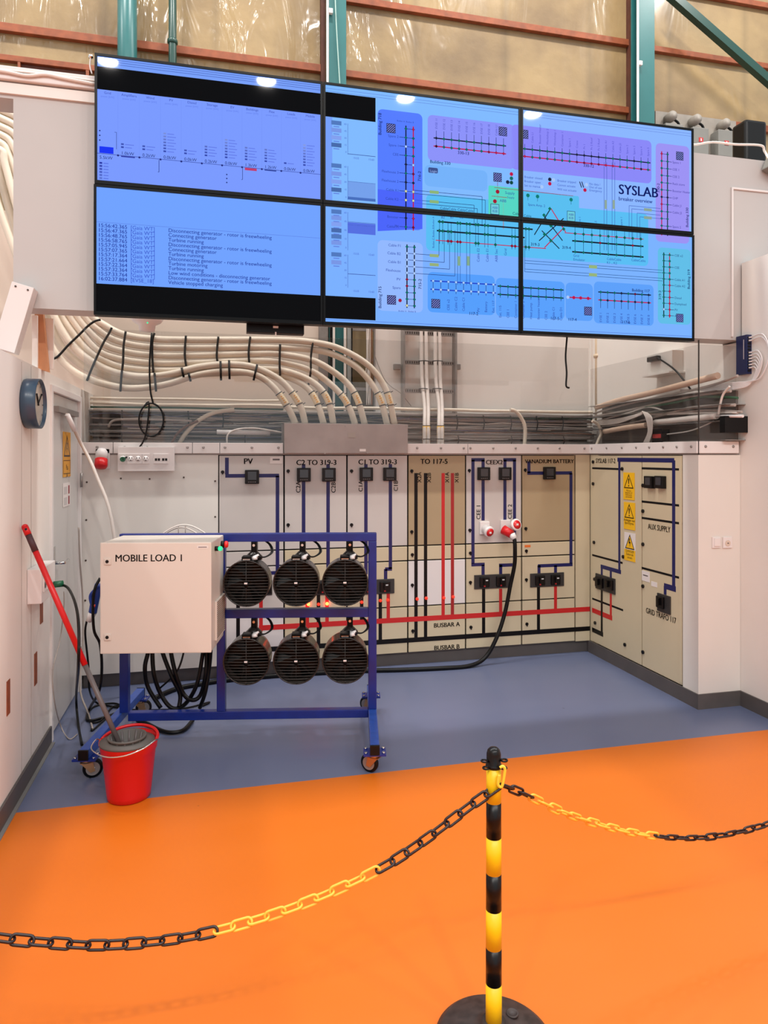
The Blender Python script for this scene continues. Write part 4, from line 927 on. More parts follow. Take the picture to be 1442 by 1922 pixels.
# access point and black box below the screens
p = W(276, 605, Y=4.9)
t = thing('access_point', 'white rounded camera unit with green light below the left screens', 'device', tuple(p))
m = MB(); m.lathe([(0.0, 0.05), (0.1, 0.045), (0.105, 0.02), (0.09, 0.0), (0.055, -0.02), (0.05, -0.06), (0.0, -0.065)], p, (0, 0, 1), PLAST, 28); m.build('housing', t)
m = MB(); q = W(277, 606, Y=4.793); m.cyl(q, q - YP * 0.004, 0.005, LEDG, seg=10); m.build('status_light', t)
m = MB(); m.tube([p + ZP * 0.04, Vector((p.x, p.y, p.z + 0.10)), Vector((p.x, p.y - 0.1, p.z + 0.16)), Vector((p.x, YF + 0.169, p.z + 0.16))], 0.012, PLAST); m.build('support_arm', t)
a = W(462, 606, Y=4.12); b = W(568, 631, Y=4.12)
t = thing('black_bracket', 'black flat housing hung under the lower left screen', 'bracket', ((a.x + b.x) / 2, 4.1, b.z))
zt, zb = 2.46, zat(515, 629, Y=4.1)
m = MB(); m.bbox(a.x, b.x, 4.04, 4.10, zb, zt, BLACK, 0.003); m.build('housing', t)
m = MB(); c = (a.x + b.x) / 2; m.box(c - 0.015, c + 0.015, 4.036, 4.0405, zb + 0.03, zb + 0.042, PLAST); m.box(c - 0.004, c + 0.004, 4.036, 4.0405, zb - 0.01, zb + 0.008, PLAST); m.build('marker', t)
# things behind the right pane
YQ = 5.85
p = W(1123, 700, Y=5.88); t = thing('cream_pipe', 'vertical cream pipe with collar in the inner right corner', 'pipe', (p.x, p.y, 2.0))
m = MB(); m.cyl((p.x, p.y, 2.03), (p.x, p.y, 3.4), 0.03, PIPEC, seg=18); m.build('pipe', t)
m = MB(); z = zat(1123, 667, Y=5.85); m.cyl((p.x, p.y, z - 0.014), (p.x, p.y, z + 0.014), 0.042, PIPEC, seg=18); m.build('collar', t)
m = MB(); a = W(1108, 700, Y=YWB - 0.012); m.box(a.x, a.x + 0.04, YWB - 0.02, YWB - 0.001, 2.05, 3.4, WHITE); trim(m)
XT = XW - 0.001
def rw(px, py, off): return W(px, py, X=XW - off)
a = rw(1216, 670, 0.09)
t = thing('wall_box', 'white connection box with black plug behind the right clear panel', 'box', tuple(rw(1245, 700, 0.05)))
ya, yb = rw(1216, 680, 0.1).y, rw(1262, 680, 0.1).y; z0 = zat(1262, 697, X=XW - 0.1); z1 = zat(1262, 656, X=XW - 0.1)
m = MB(); m.bbox(XW - 0.1, XT, yb, ya, z0, z1, WHITE2, 0.004); m.box(XW - 0.14, XT, yb - 0.02, ya + 0.02, z0 - 0.012, z0, WHITE2); m.build('housing', t)
m = MB(); ym = ya * 0.6 + yb * 0.4; m.bbox(XW - 0.14, XW - 0.1, ym - 0.05, ym + 0.08, z0 + 0.1, z0 + 0.14, BLACK, 0.008); m.build('plug', t)
m = MB(); m.tube([(XW - 0.13, ym - 0.05, z0 + 0.12), (XW - 0.12, ym - 0.25, z0 + 0.0), (XW - 0.1, ym - 0.4, z0 - 0.16)], 0.007, RUBBER); m.build('lead', t)
# right tray and cables along the right wall
t_r = MB(); 
for z in (1.80, 1.93, 2.04, 2.14): t_r.box(XW - 0.16, XT, 3.98 if z != 2.14 else 4.06, YWB - 0.21, z - 0.002, z + 0.003, STEEL)
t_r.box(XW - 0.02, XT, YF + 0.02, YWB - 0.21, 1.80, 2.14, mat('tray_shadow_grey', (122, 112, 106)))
for z0, z1, e in ((1.85, 1.96, 3.96),): t_r.box(XW - 0.18, XW - 0.002, e, e + 0.05, z0, z1, BLACK)
tagged(t_r, 'cable_tray', 'steel cable tray along the right wall ending in a black cap', 'cable tray')
def rcable(pts, off, r, mm, lab='cable lying in the tray along the right wall', grp='cables in the right wall tray'):
    m = MB(); m.tube([rw(x, y, off) for x, y in pts], r, mm, seg=8); return tagged(m, 'tray_cable', lab, 'cable', grp)
rcable([(1120, 765), (1160, 752), (1220, 738), (1290, 720), (1348, 705)], 0.13, 0.024, mat('pinkish_tube', (214, 184, 160), 0.5), 'thick beige tube on top of the tray along the right wall', None)
for pts, r, mm in (([(1115, 776), (1180, 758), (1260, 741), (1340, 722), (1385, 705)], .009, CABLG), ([(1115, 782), (1180, 770), (1260, 752), (1310, 742), (1372, 734)], .010, CABLG), ([(1200, 765), (1260, 757), (1320, 745), (1385, 747)], .009, CABGR), ([(1115, 792), (1180, 775), (1215, 764), (1245, 770)], .007, CABLW),
    ([(1115, 800), (1180, 795), (1240, 780), (1300, 765), (1380, 760)], .011, CABLG), ([(1130, 790), (1170, 788), (1205, 775), (1225, 778), (1290, 776), (1385, 774)], .009, CABLW), ([(1225, 783), (1270, 775), (1330, 770), (1393, 773)], .008, CABLG)): rcable(pts, 0.11, r, mm)
rcable([(1230, 793), (1280, 788), (1345, 781)], 0.14, 0.023, CABLW, 'thick white tube low in the tray along the right wall', None)
rcable([(1345, 781), (1395, 781)], 0.14, 0.010, PLAST, 'white strip ending at the black cap of the right tray', None)
rcable([(1135, 810), (1180, 802), (1213, 798)], 0.15, 0.022, mat('pinkish_tube', (214, 184, 160)), 'beige tube low in the right tray near the inner corner', None)
m = MB()
for k in range(7): m.tube([W(1206 + k * 1.6, 772 + k * 0.5, X=XW - 0.2), W(1213 + k * 1.8, 785, X=XW - 0.21), W(1217 + k * 1.2, 810, X=XW - 0.2), W(1208 + k * 1.6, 832, X=XW - 0.19)], 0.0045, CABLW, seg=6)
for k in range(5): m.tube([rw(1120, 790 + k * 2, .13), rw(1160, 786 + k * 2, .13), rw(1195, 778 + k, .17), W(1206, 773 + k, X=XW - 0.2)], 0.0045, CABLW, seg=6)
tagged(m, 'wire_bunch', 'bunch of white wires dropping from the right tray', 'wiring', kind='stuff')
m = MB(); p0 = rw(1224, 790, 0.17); m.box(XW - 0.17, XW - 0.1, rw(1242, 800, .17).y, p0.y, 1.76, 1.9, BLACK); m.box(XW - 0.172, XW - 0.17, rw(1241, 800, .17).y, p0.y - .01, 1.83, 1.86, mat('red_mark', (190, 50, 50)))
tagged(m, 'black_module', 'small black module with red band behind the right clear panel', 'device')
one_cable('white_wire', 'white wire sagging below the right tray behind the clear panel', [rw(x, y, 0.12) for x, y in ((1244, 816), (1290, 810), (1320, 800), (1340, 790))], 0.005, CABLW, 6)
one_cable('white_wire_pair', 'white wires linking the upper and lower right tray near its end', [rw(x, y, 0.15) for x, y in ((1370, 725), (1358, 740), (1352, 760), (1349, 778))], 0.008, CABLW, 6)
# network switch
sy0, sy1 = W(1402, 660, X=XW - 0.04).y, W(1382, 660, X=XW - 0.04).y
sz0, sz1 = zat(1392, 703, X=XW - 0.04), zat(1392, 630, X=XW - 0.04)
t = thing('network_switch', 'dark blue network switch mounted upright on the right wall', 'network switch', (XW, (sy0 + sy1) / 2, sz0))
m = MB(); m.bbox(XW - 0.04, XW - 0.0005, sy0, sy1, sz0, sz1, NAVY, 0.002)
m.box(XW - 0.0405, XW - 0.04, sy0 + 0.025, sy0 + 0.03, sz0 + 0.1, sz1 - 0.03, PAPER); m.build('housing', t)
ports = []
m = MB()
for k in range(12):
    z = sz1 - 0.02 - k * (sz1 - sz0 - 0.04) / 11; ports.append(z); m.box(XW - 0.034, XW - 0.008, sy0 - 0.001, sy0 + 0.001, z - 0.007, z + 0.007, BLACK)
m.build('port', t)
for k, idx in enumerate((0, 1, 5, 6, 7, 8, 9, 10)):
    z = ports[idx]; P0 = Vector((XW - 0.02, sy0 - 0.002, z)); out = 0.17 - 0.0 * k if idx < 2 else 0.11 - 0.01 * (k - 2)
    c = thing('patch_cable', 'white patch cable looping from the dark blue network switch', 'cable', tuple(P0)); c['group'] = 'white patch cables on the network switch'
    m = MB(); m.box(P0.x - 0.006, P0.x + 0.006, P0.y - 0.022, P0.y, z - 0.005, z + 0.005, PLAST); m.build('plug', c)
    e = Vector((XW - 0.05, sy1 - 0.02 , sz0 - 0.05 - 0.006 * k))
    m = MB(); m.tube([P0 - YP * 0.02, P0 + Vector((0, -out * 0.7, 0.0)), Vector((P0.x, P0.y - out, (z + sz0) / 2)), Vector((P0.x, P0.y - out * 0.6, sz0 - 0.03)), Vector((XW - 0.03, sy0 + 0.0, sz0 - 0.05 - 0.004 * k)), e, Vector((XW - 0.08, sy1 + 0.15, e.z + 0.0)), Vector((XW - 0.10, sy1 + 0.5, 2.17 + 0.003 * k))], 0.0045, PLAST, seg=6); m.build('cord', c)

# ================================================================ SCREENS
YS = 3.93
MX0, MW = -0.621, 1.215; MZ1, MH = 3.821, 0.692
class Disp:
    def __init__(s, r, c):
        s.r, s.c = r, c
        s.x0 = MX0 + MW * c; s.x1 = s.x0 + MW - 0.003; s.z1 = MZ1 - MH * r; s.z0 = s.z1 - MH + 0.003
        if r == 1: s.x0 -= 0.004 if c == 0 else 0; s.x1 += 0.005 if c == 2 else 0
        b = 0.013; s.dx0, s.dx1, s.dz0, s.dz1 = s.x0 + b, s.x1 - b, s.z0 + b + 0.006, s.z1 - b
        s.m = MB()
D = {(r, c): Disp(r, c) for r in range(2) for c in range(3)}
def clip(poly, x0, x1, z0, z1):
    def cut(P, f, ip):
        out = []
        for i in range(len(P)):
            a, b = P[i - 1], P[i]
            fa, fb = f(a), f(b)
            if fb >= 0:
                if fa < 0: out.append(ip(a, b, fa, fb))
                out.append(b)
            elif fa >= 0: out.append(ip(a, b, fa, fb))
        return out
    ip = lambda a, b, fa, fb: (a[0] + (b[0] - a[0]) * fa / (fa - fb), a[1] + (b[1] - a[1]) * fa / (fa - fb))
    for f in (lambda p: p[0] - x0, lambda p: x1 - p[0], lambda p: p[1] - z0, lambda p: z1 - p[1]):
        if not poly: return poly
        poly = cut(poly, f, ip)
    return poly
def SP(px, py): p = W(px, py, Y=YS); return (p.x, p.z)
def sheet(poly, mm, lay):
    for d in D.values():
        q = clip(poly, d.dx0, d.dx1, d.dz0, d.dz1)
        if len(q) > 2: d.m.poly([(x, YS - 0.0004 * lay, z) for x, z in q], mm)
def srect(x0, z0, x1, z1, col, lay=1): sheet([(x0, z0), (x1, z0), (x1, z1), (x0, z1)], scr(col), lay)
def rrect(x0, z0, x1, z1, col, lay=1, r=0.03):
    P = []
    for cx, cz, a0 in ((x1 - r, z1 - r, 0), (x0 + r, z1 - r, 90), (x0 + r, z0 + r, 180), (x1 - r, z0 + r, 270)):
        for k in range(5): a = math.radians(a0 + k * 22.5); P.append((cx + r * math.cos(a), cz + r * math.sin(a)))
    sheet(P, scr(col), lay)
def line(a, b, w, col, lay=3):
    a = Vector(a); b = Vector(b); d = b - a
    if d.length < 1e-6: return
    n = Vector((-d.y, d.x)).normalized() * (w / 2)
    sheet([tuple(a + n), tuple(a - n), tuple(b - n), tuple(b + n)], scr(col), lay)
def dot(p, r, col, lay=5, n=8): sheet([(p[0] + r * math.cos(2 * math.pi * k / n), p[1] + r * math.sin(2 * math.pi * k / n)) for k in range(n)], scr(col), lay)
def stext(s_, p, size, col, align='L', rot=0, bold=0.0, lay=5):
    for d in D.values():
        if d.x0 <= p[0] <= d.x1 and d.z0 <= p[1] <= d.z1:
            d.m.text(s_, (p[0], YS - 0.0004 * lay, p[1]), XP if not rot else ZP, ZP if not rot else -XP, size, scr(col), align, bold=bold)
BK = (0, 0, 2); INK = (24, 40, 110); GRN = (0, 110, 100); RD = (190, 16, 70); DRK = (10, 12, 30); PALE = (150, 190, 255)
# --- top left
d = D[0, 0]; BG1 = (122, 154, 255)
srect(d.dx0, d.dz0, d.dx1, d.dz1, BG1, 1)
zb0, zb1 = SP(182, 167)[1], SP(182, 124)[1]
srect(d.dx0, zb0, d.dx1, zb1, BK, 2)
srect(d.dx0, zb1, d.dx1, d.dz1, (120, 160, 250), 2)
for dz in (0.018, 0.03, 0.042): srect(d.dx0, zb1 + dz, d.dx1, zb1 + dz + 0.0025, (70, 95, 180), 3)
heads = ['Grid', 'Amplifiers', 'Wind', 'PV', 'Diesel', 'Storage', 'EV', 'Buildings', 'Flex', 'Loads', 'Mobile']
vals = ['5.5kW', '1.0kW', '0.2kW', '0.0kW', '0.0kW', '0.2kW', '0.0kW', '1.3kW', '1.2kW', '0.0kW', '0.0kW']
nleg = [0, 2, 2, 7, 2, 4, 7, 5, 5, 1, 8]
zl0 = SP(250, 294)[1]; colw = (d.dx1 - d.dx0) / 11
SI = (70, 90, 190)
line((d.dx0, zl0), (d.dx1, zl0), 0.0025, (50, 66, 150))
for i in range(11):
    X = d.dx0 + colw * (i + 0.28); stext(heads[i], (X + 0.02, zb0 - 0.022), 0.019, (60, 80, 180), 'C'); stext('power [kW]', (X + 0.02, zb0 - 0.04), 0.013, (96, 124, 230), 'C')
    if i: line((X - 0.035, zb0 - 0.01), (X - 0.035, zl0), 0.001, (110, 140, 240)); dot((X - 0.035, zl0 - 0.002), 0.006, (30, 40, 120), n=6)
    if i in (0,): stext(vals[i], (X - 0.02, zl0 - 0.028), 0.024, INK)
    elif i in (7,): stext(vals[i], (X - 0.02, zl0 + 0.005), 0.024, INK)
    else: stext(vals[i], (X - 0.02, zl0 + 0.005), 0.024, INK)
    for q in range(nleg[i]):
        z = zl0 + 0.04 + q * 0.016; srect(X - 0.02, z, X - 0.006, z + 0.009, (50 + 12 * q, 70 + 12 * q, 170 + 8 * q), 4); srect(X, z + 0.002, X + 0.035 + 0.01 * (q % 2), z + 0.006, (96, 120, 228), 4)
X = d.dx0 + colw * 0.28
srect(X - 0.02, zl0 + 0.003, X + 0.05, zl0 + 0.038, (20, 50, 245), 4)
line((X + 0.065, zl0 + 0.03), (X + 0.065, zl0 + 0.12), 0.002, INK); line((X + 0.055, zl0 + 0.12), (X + 0.065, zl0 + 0.12), 0.002, INK)
for q in range(7): z = zl0 - 0.055 - q * 0.016; srect(X - 0.02, z, X - 0.006, z + 0.01, (40 + 10 * q, 55 + 12 * q, 165 + 9 * q), 4); srect(X, z + 0.002, X + 0.025, z + 0.007, (92, 118, 228), 4)
for q in range(3): dot((d.dx0 + 0.012 - 0.0 * q, zl0 + 0.07 + 0.025 * q), 0.004, INK)
X = d.dx0 + colw * 7.28; srect(X - 0.02, zl0 - 0.016, X + 0.045, zl0 - 0.002, (190, 60, 110), 4); srect(d.dx0 + colw * 8.28 - 0.02, zl0 - 0.008, d.dx0 + colw * 8.28 + 0.045, zl0 - 0.002, (40, 60, 150), 4); srect(d.dx0 + colw * 1.28 - 0.02, zl0 - 0.008, d.dx0 + colw * 1.28 + 0.05, zl0 - 0.002, (40, 50, 160), 4)
for X in (d.dx0 + colw * 2.28 + 0.065, d.dx0 + colw * 6.28 + 0.075): line((X, zl0 - 0.07), (X, zl0 - 0.005), 0.0025, INK); line((X - 0.006, zl0 - 0.07), (X, zl0 - 0.07), 0.0025, INK)
for q in range(3): dot((d.dx0 + colw * 6.28 - 0.01, zl0 - 0.05 - 0.022 * q), 0.004, INK)
# --- bottom left log
d = D[1, 0]; srect(d.dx0, d.dz0, d.dx1, d.dz1, (112, 162, 255), 1)
logs = [('15:56:42.365', '[Gaia WT]', 'Disconnecting generator - rotor is freewheeling'), ('15:56:47.365', '[Gaia WT]', 'Connecting generator'), ('15:56:48.765', '[Gaia WT]', 'Turbine running'), ('15:56:58.765', '[Gaia WT]', 'Disconnecting generator - rotor is freewheeling'),
        ('15:57:05.945', '[Gaia WT]', 'Connecting generator'), ('15:57:07.365', '[Gaia WT]', 'Turbine running'), ('15:57:17.364', '[Gaia WT]', 'Disconnecting generator - rotor is freewheeling'), ('15:57:21.664', '[Gaia WT]', 'Turbine motoring'),
        ('15:57:22.364', '[Gaia WT]', 'Turbine running'), ('15:57:32.364', '[Gaia WT]', 'Low wind conditions - disconnecting generator'), ('15:57:33.764', '[Gaia WT]', 'Disconnecting generator - rotor is freewheeling'), ('16:02:37.884', '[EVSE_18]', 'Vehicle stopped charging')]
zt_ = SP(184, 426)[1]; zbot = SP(184, 529)[1]; pitch = (zt_ - zbot) / 11.35
for i, (a, b, c) in enumerate(logs):
    z = zt_ - pitch * i
    stext(a, (SP(184, 430)[0], z), 0.0285, (24, 44, 150), bold=0.003); stext(b, (SP(245, 430)[0], z), 0.0285, (56, 84, 200)); stext(c, (SP(316, 440)[0], z), 0.0285, (28, 48, 150), bold=0.003)
srect(d.dx0, zt_ + 0.026, d.dx1, zt_ + 0.0275, (80, 110, 210), 3)
zk0, zk1 = SP(182, 585)[1], SP(182, 532)[1]
srect(d.dx0, zk0, d.dx1, zk1, BK, 2); srect(d.dx0, d.dz0, d.dx1, zk0, (140, 175, 240), 2)
for q in range(14): srect(d.dx0 + 0.015 + q * 0.028, zk0 - 0.012, d.dx0 + 0.034 + q * 0.028, zk0 - 0.006, (80, 110, 200), 3)
# --- middle + right backgrounds
srect(D[0, 1].dx0, D[0, 1].dz0, D[0, 1].dx1, D[0, 1].dz1, (128, 186, 255), 1)
srect(D[1, 1].dx0, D[1, 1].dz0, D[1, 1].dx1, D[1, 1].dz1, (122, 176, 255), 1)
srect(D[0, 2].dx0, D[0, 2].dz0, D[0, 2].dx1, D[0, 2].dz1, (138, 182, 255), 1)
srect(D[1, 2].dx0, D[1, 2].dz0, D[1, 2].dx1, D[1, 2].dz1, (122, 178, 255), 1)
for d in (D[0, 1], D[0, 2]):
    for dz in (0.02, 0.036): srect(d.dx0, d.dz1 - dz, d.dx1, d.dz1 - dz + 0.002, (90, 120, 210), 3)
xk = SP(705, 200)[0]; d = D[0, 1]
srect(d.dx0, SP(615, 219)[1], xk, SP(615, 173)[1], BK, 4)
srect(D[1, 1].dx0, D[1, 1].dz0 + 0.02, xk, SP(615, 555)[1], BK, 4)
srect(D[1, 1].dx0, D[1, 1].dz0 + 0.012, D[1, 2].dx1, D[1, 1].dz0 + 0.014, (60, 90, 200), 3)
srect(D[0, 1].dx0, SP(615, 219)[1], D[0, 1].dx0 + 0.07 - 0.03, D[1, 1].dz1, (118, 160, 250), 2)
xg = SP(653, 300)[0]
for k, (y0, y1, lv, h) in enumerate(((232, 290, 0.1, 0), (312, 375, 0.55, 1), (398, 470, 0.75, 1), (478, 540, 0.5, 0))):
    z1 = SP(653, y0)[1]; z0 = SP(653, y1)[1]
    line((xg, z0), (xg, z1), 0.002, (60, 80, 170)); line((xg, z0 + (z1 - z0) * (lv - 0.08 if k > 1 else 0.02)), (xk, z0 + (z1 - z0) * (lv - 0.08 if k > 1 else 0.02)), 0.003, (50, 70, 150))
    zz = z0 + (z1 - z0) * lv
    if h: line((xg, zz), (xk, zz), 0.002, (60, 90, 170))
    if k == 1: srect(xg, z0 + 0.012, xk, zz, (116, 160, 235), 3); srect(xg, z0 + 0.004, xk, z0 + 0.018, (70, 110, 190), 4)
    if k == 2: srect(xg, z0 + (z1 - z0) * .45, xk, zz - .003, (84, 110, 225), 3)
    for q in range(5): stext(str(60 - 15 * q), (xg - 0.008, z1 - 0.01 - q * (z1 - z0 - 0.01) / 4.2), 0.014, (70, 96, 200), 'R')
    for s_, xx in (('15:55', xg + 0.03), ('15:60', xg + 0.12)): stext(s_, (xx, z0 - 0.022), 0.016, (70, 96, 200))
    for q in range(6 if k == 2 else (2 if k == 3 else 4)):
        st = (z1 - z0) / (6.2 if k == 2 else 4.2); z = z1 - 0.016 - q * st; srect(SP(622, 300)[0], z, SP(641, 300)[0], z + 0.024, ((80, 120, 190), (120, 150, 230), (130, 160, 240), (70, 105, 170))[q % 4], 4)
        srect(SP(626, 300)[0], z - 0.012, SP(637, 300)[0], z - 0.007, (96, 124, 220), 4)
# diagram panels, in wall metres from photo points
def P2(px, py): return SP(px, py)
def panel(px0, py0, px1, py1, col, lay=2, r=0.03):
    a = P2(px0, py0); b = P2(px1, py1); rrect(a[0], b[1], b[0], a[1], col, lay, r)
panel(709, 204, 793, 433, (84, 124, 255)); 
sheet([P2(709, 355), P2(793, 366), P2(793, 430), P2(709, 434)], scr((74, 100, 250)), 3)
panel(709, 450, 794, 587, (146, 184, 255))
panel(803, 215, 966, 318, (140, 146, 250)); panel(960, 233, 1223, 345, (138, 136, 248))
panel(797, 309, 915, 360, (116, 178, 250)); 
panel(800, 364, 1217, 500, (88, 190, 244)); panel(917, 348, 975, 412, (84, 214, 196), 3, 0.01); panel(978, 358, 1087, 400, (88, 190, 240), 3, 0.01)
panel(803, 510, 929, 592, (84, 158, 252)); panel(931, 521, 1060, 600, (88, 160, 252)); panel(1062, 530, 1113, 603, (92, 160, 250)); panel(1115, 528, 1227, 612, (92, 160, 250))
panel(1231, 268, 1294, 458, (156, 146, 244)); panel(1235, 464, 1297, 610, (96, 190, 232))
# bus helper: two parallel buses with rungs
def bus(p0, p1, n, gap, c1, c2, vertical, skip=0.0, dots1=None, dots2=None, w=0.007, rr=0.010):
    a = Vector(P2(*p0)); b = Vector(P2(*p1)); pts1 = []; pts2 = []
    if vertical: b.x = a.x; off = Vector((gap, 0))
    else: b.y = a.y; off = Vector((0, -gap))
    line(a, b, w, c1, 4); line(a + off, b + off, w, c2, 4)
    for k in range(n):
        f = (k + 0.35) / (n - 0.3) if n > 1 else 0.5
        q = a.lerp(b, f); line(q, q + off, 0.003, (30, 50, 120), 3)
        dot(q, rr, DRK, 5, 4); dot(q, rr * 0.72, dots1[k % len(dots1)] if dots1 else GRN, 6)
        dot(q + off, rr, DRK, 5, 4); dot(q + off, rr * 0.72, dots2[k % len(dots2)] if dots2 else GRN, 6)
        pts1.append(q); pts2.append(q + off)
    return pts1, pts2
W_ = (170, 200, 250); Yd = (210, 210, 160); K_ = (20, 30, 60)
def hatch(px, py, s=0.027):
    c = P2(px, py); srect(c[0] - s, c[1] - s, c[0] + s, c[1] + s, (26, 26, 60), 4); 
    for k in range(-3, 4):
        o_ = k * s / 2.0; q = clip([(c[0] - s + o_ - 0.003, c[1] - s), (c[0] - s + o_ + 0.003, c[1] - s), (c[0] + s + o_ + 0.003, c[1] + s), (c[0] + s + o_ - 0.003, c[1] + s)], c[0] - s + .003, c[0] + s - .003, c[1] - s + .003, c[1] + s - .003)
        if len(q) > 2: sheet(q, scr((130, 140, 225)), 5)
LT = (44, 70, 170)
# 718
a1, a2 = bus((762, 236), (762, 432), 12, 0.045, DRK, RD, True, dots1=[GRN, GRN, W_, GRN, K_, GRN, K_, Yd, Yd, Yd, K_, GRN], dots2=[RD, GRN, GRN, GRN, W_, (120, 0, 40), K_, Yd, Yd, Yd, RD, (120, 0, 40)])
for q, s_ in zip(a1, ['', 'Spare 2', 'Spare 1', 'CEE', '', 'Flexhouse 3', 'Flexhouse 2', 'Cable K1', 'Cable K2', '', 'Booster', 'PV']):
    if s_: stext(s_, (q.x - 0.045, q.y - 0.007), 0.021, LT, 'R'); line(q, (q.x - 0.04, q.y), 0.003, INK)
stext('Cable F1', (a1[0].x - 0.045, P2(740, 428)[1]), 0.021, LT, 'R')
hatch(734, 241); stext('Building 718', P2(716, 254), 0.026, INK, rot=1, bold=0.012); stext('716-2', P2(790, 341), 0.026, INK, rot=1, bold=0.012); stext('Busbar A  Busbar B', P2(745, 228), 0.013, LT)
# 715
a1, a2 = bus((764, 459), (764, 578), 10, 0.045, DRK, DRK, True, dots1=[GRN, W_, W_, W_, W_, (150, 0, 40), (150, 0, 40), GRN, GRN, Yd], dots2=[GRN, W_, W_, W_, W_, GRN, GRN, GRN, GRN, GRN])
for y, s_ in ((462, 'Cable F1'), (477, 'Cable B2'), (493, 'Cable B1'), (509, 'Flexhouse'), (525, 'PV'), (541, 'Spare')):
    p = P2(752, y); stext(s_, (p[0], p[1] - 0.006), 0.022, LT, 'R')
hatch(735, 563); p = P2(751, 564); dot(p, 0.011, (160, 20, 60)); stext('Building 715', P2(716, 579), 0.026, INK, rot=1, bold=0.012); stext('715-2', P2(791, 543), 0.026, INK, rot=1, bold=0.012); stext('Busbar A   Busbar B', P2(748, 585), 0.013, LT)
for k in range(4):
    q = a2[1 + k]; e = P2(824 + k * 10, 500); line(q, (e[0], q.y), 0.0028, INK); line((e[0], q.y), (e[0], P2(824, 430)[1]), 0.0028, INK)
for y in (480, 497): p = P2(815, y); srect(p[0] - 0.028, p[1] - 0.009, p[0] + 0.028, p[1] + 0.009, (150, 175, 120), 6)
for y, e in ((357, 905), (375, 890)):
    for dy in (0, 6): p = P2(775, y + dy); x1 = P2(e + dy, 400)[0]; line(p, (x1, p[1]), 0.0028, INK); line((x1, p[1]), (x1, P2(e, 425)[1]), 0.0028, INK)
    p = P2(815, y + 4); srect(p[0] - 0.028, p[1] - 0.009, p[0] + 0.028, p[1] + 0.009, (140, 180, 120), 6)
# 330-13 / 330-12
a1, a2 = bus((814, 259), (950, 275), 10, 0.048, DRK, RD, False, dots1=[K_, GRN, GRN, GRN, GRN, GRN, GRN, K_, GRN, GRN], dots2=[(60, 0, 20), GRN, GRN, GRN, GRN, GRN, GRN, (150, 0, 40), RD, RD])
for k, q in enumerate(a1): line(q, (q.x, q.y + 0.045), 0.003, INK); stext(('EVSE %d' % (11 + k)) if k < 8 else 'Cable L1', (q.x + 0.007, q.y + 0.055), 0.019, (80, 86, 190), rot=1)
hatch(944, 247); stext('330-13', P2(859, 289), 0.026, INK, bold=0.012); stext('Building 330', P2(807, 306), 0.026, INK, bold=0.012)
a1, a2 = bus((980, 279), (1221, 305), 18, 0.046, DRK, RD, False, dots1=[GRN] * 7 + [K_] * 4 + [GRN] * 4 + [K_, GRN, GRN], dots2=[RD] + [GRN] * 6 + [(130, 0, 40)] * 4 + [RD, RD] + [GRN] * 3 + [K_, GRN])
nm = ['', 'Cable L1', 'Booster Heater', 'Workshop 2', 'Workshop 1', 'Container 1', 'Spare 1', 'Crane', 'Pv 1', 'Pv 2 Roof', 'Pv 3 Roof', 'Cable A1', 'Cable A2', 'Cable J2', 'Spare 2', 'Spare 3', 'Spare 4', 'Spare 5']
for q, s_ in zip(a1, nm): line(q, (q.x, q.y + 0.03), 0.003, INK); stext(s_, (q.x + 0.007, q.y + 0.04), 0.019, (84, 84, 200), rot=1)
hatch(984, 252); stext('330-12', P2(1095, 313), 0.026, INK, bold=0.012)
# right 330
a1, a2 = bus((1242, 284), (1242, 442), 12, 0.043, RD, DRK, True, dots1=[RD] + [GRN] * 5 + [K_, RD] + [GRN] * 4, dots2=[GRN] * 6 + [K_] + [GRN] * 5)
for q, s_ in zip(a2, ['', 'Spare 1', 'CEE 1', 'CEE 2', 'Rack store', 'Booster Heater', 'CHP', 'Cable J1', 'Cable J2', '', 'Spare 2', '']):
    if s_: stext(s_, (q.x + 0.036, q.y - 0.007), 0.021, (70, 64, 160)); line(q, (q.x + 0.032, q.y), 0.003, INK)
hatch(1276, 293); stext('Building 330', P2(1292, 427), 0.026, INK, rot=1, bold=0.012); stext('330-2', P2(1238, 362), 0.026, INK, rot=1, bold=0.012)
stext('SYSLAB', P2(1161, 364), 0.088, (18, 30, 100), bold=0.02); stext('breaker overview', P2(1161, 376), 0.034, (30, 50, 140), bold=0.012)
# right 319
a1, a2 = bus((1246, 474), (1246, 596), 11, 0.043, DRK, RD, True, dots1=[GRN] * 8 + [GRN, W_, GRN], dots2=[GRN] * 5 + [RD] * 6)
for q, s_ in zip(a2, ['CEE x2', '', 'CEE', '', 'Cable A1', 'Cable A2', '', 'Diesel', 'Dumpload', 'PV', 'Aircon']):
    if s_: stext(s_, (q.x + 0.036, q.y - 0.007), 0.021, (40, 70, 130)); line(q, (q.x + 0.032, q.y), 0.003, INK)
hatch(1276, 597); stext('Building 319', P2(1295, 543), 0.026, INK, rot=1, bold=0.012); stext('319-2', P2(1241, 563), 0.026, INK, rot=1, bold=0.012)
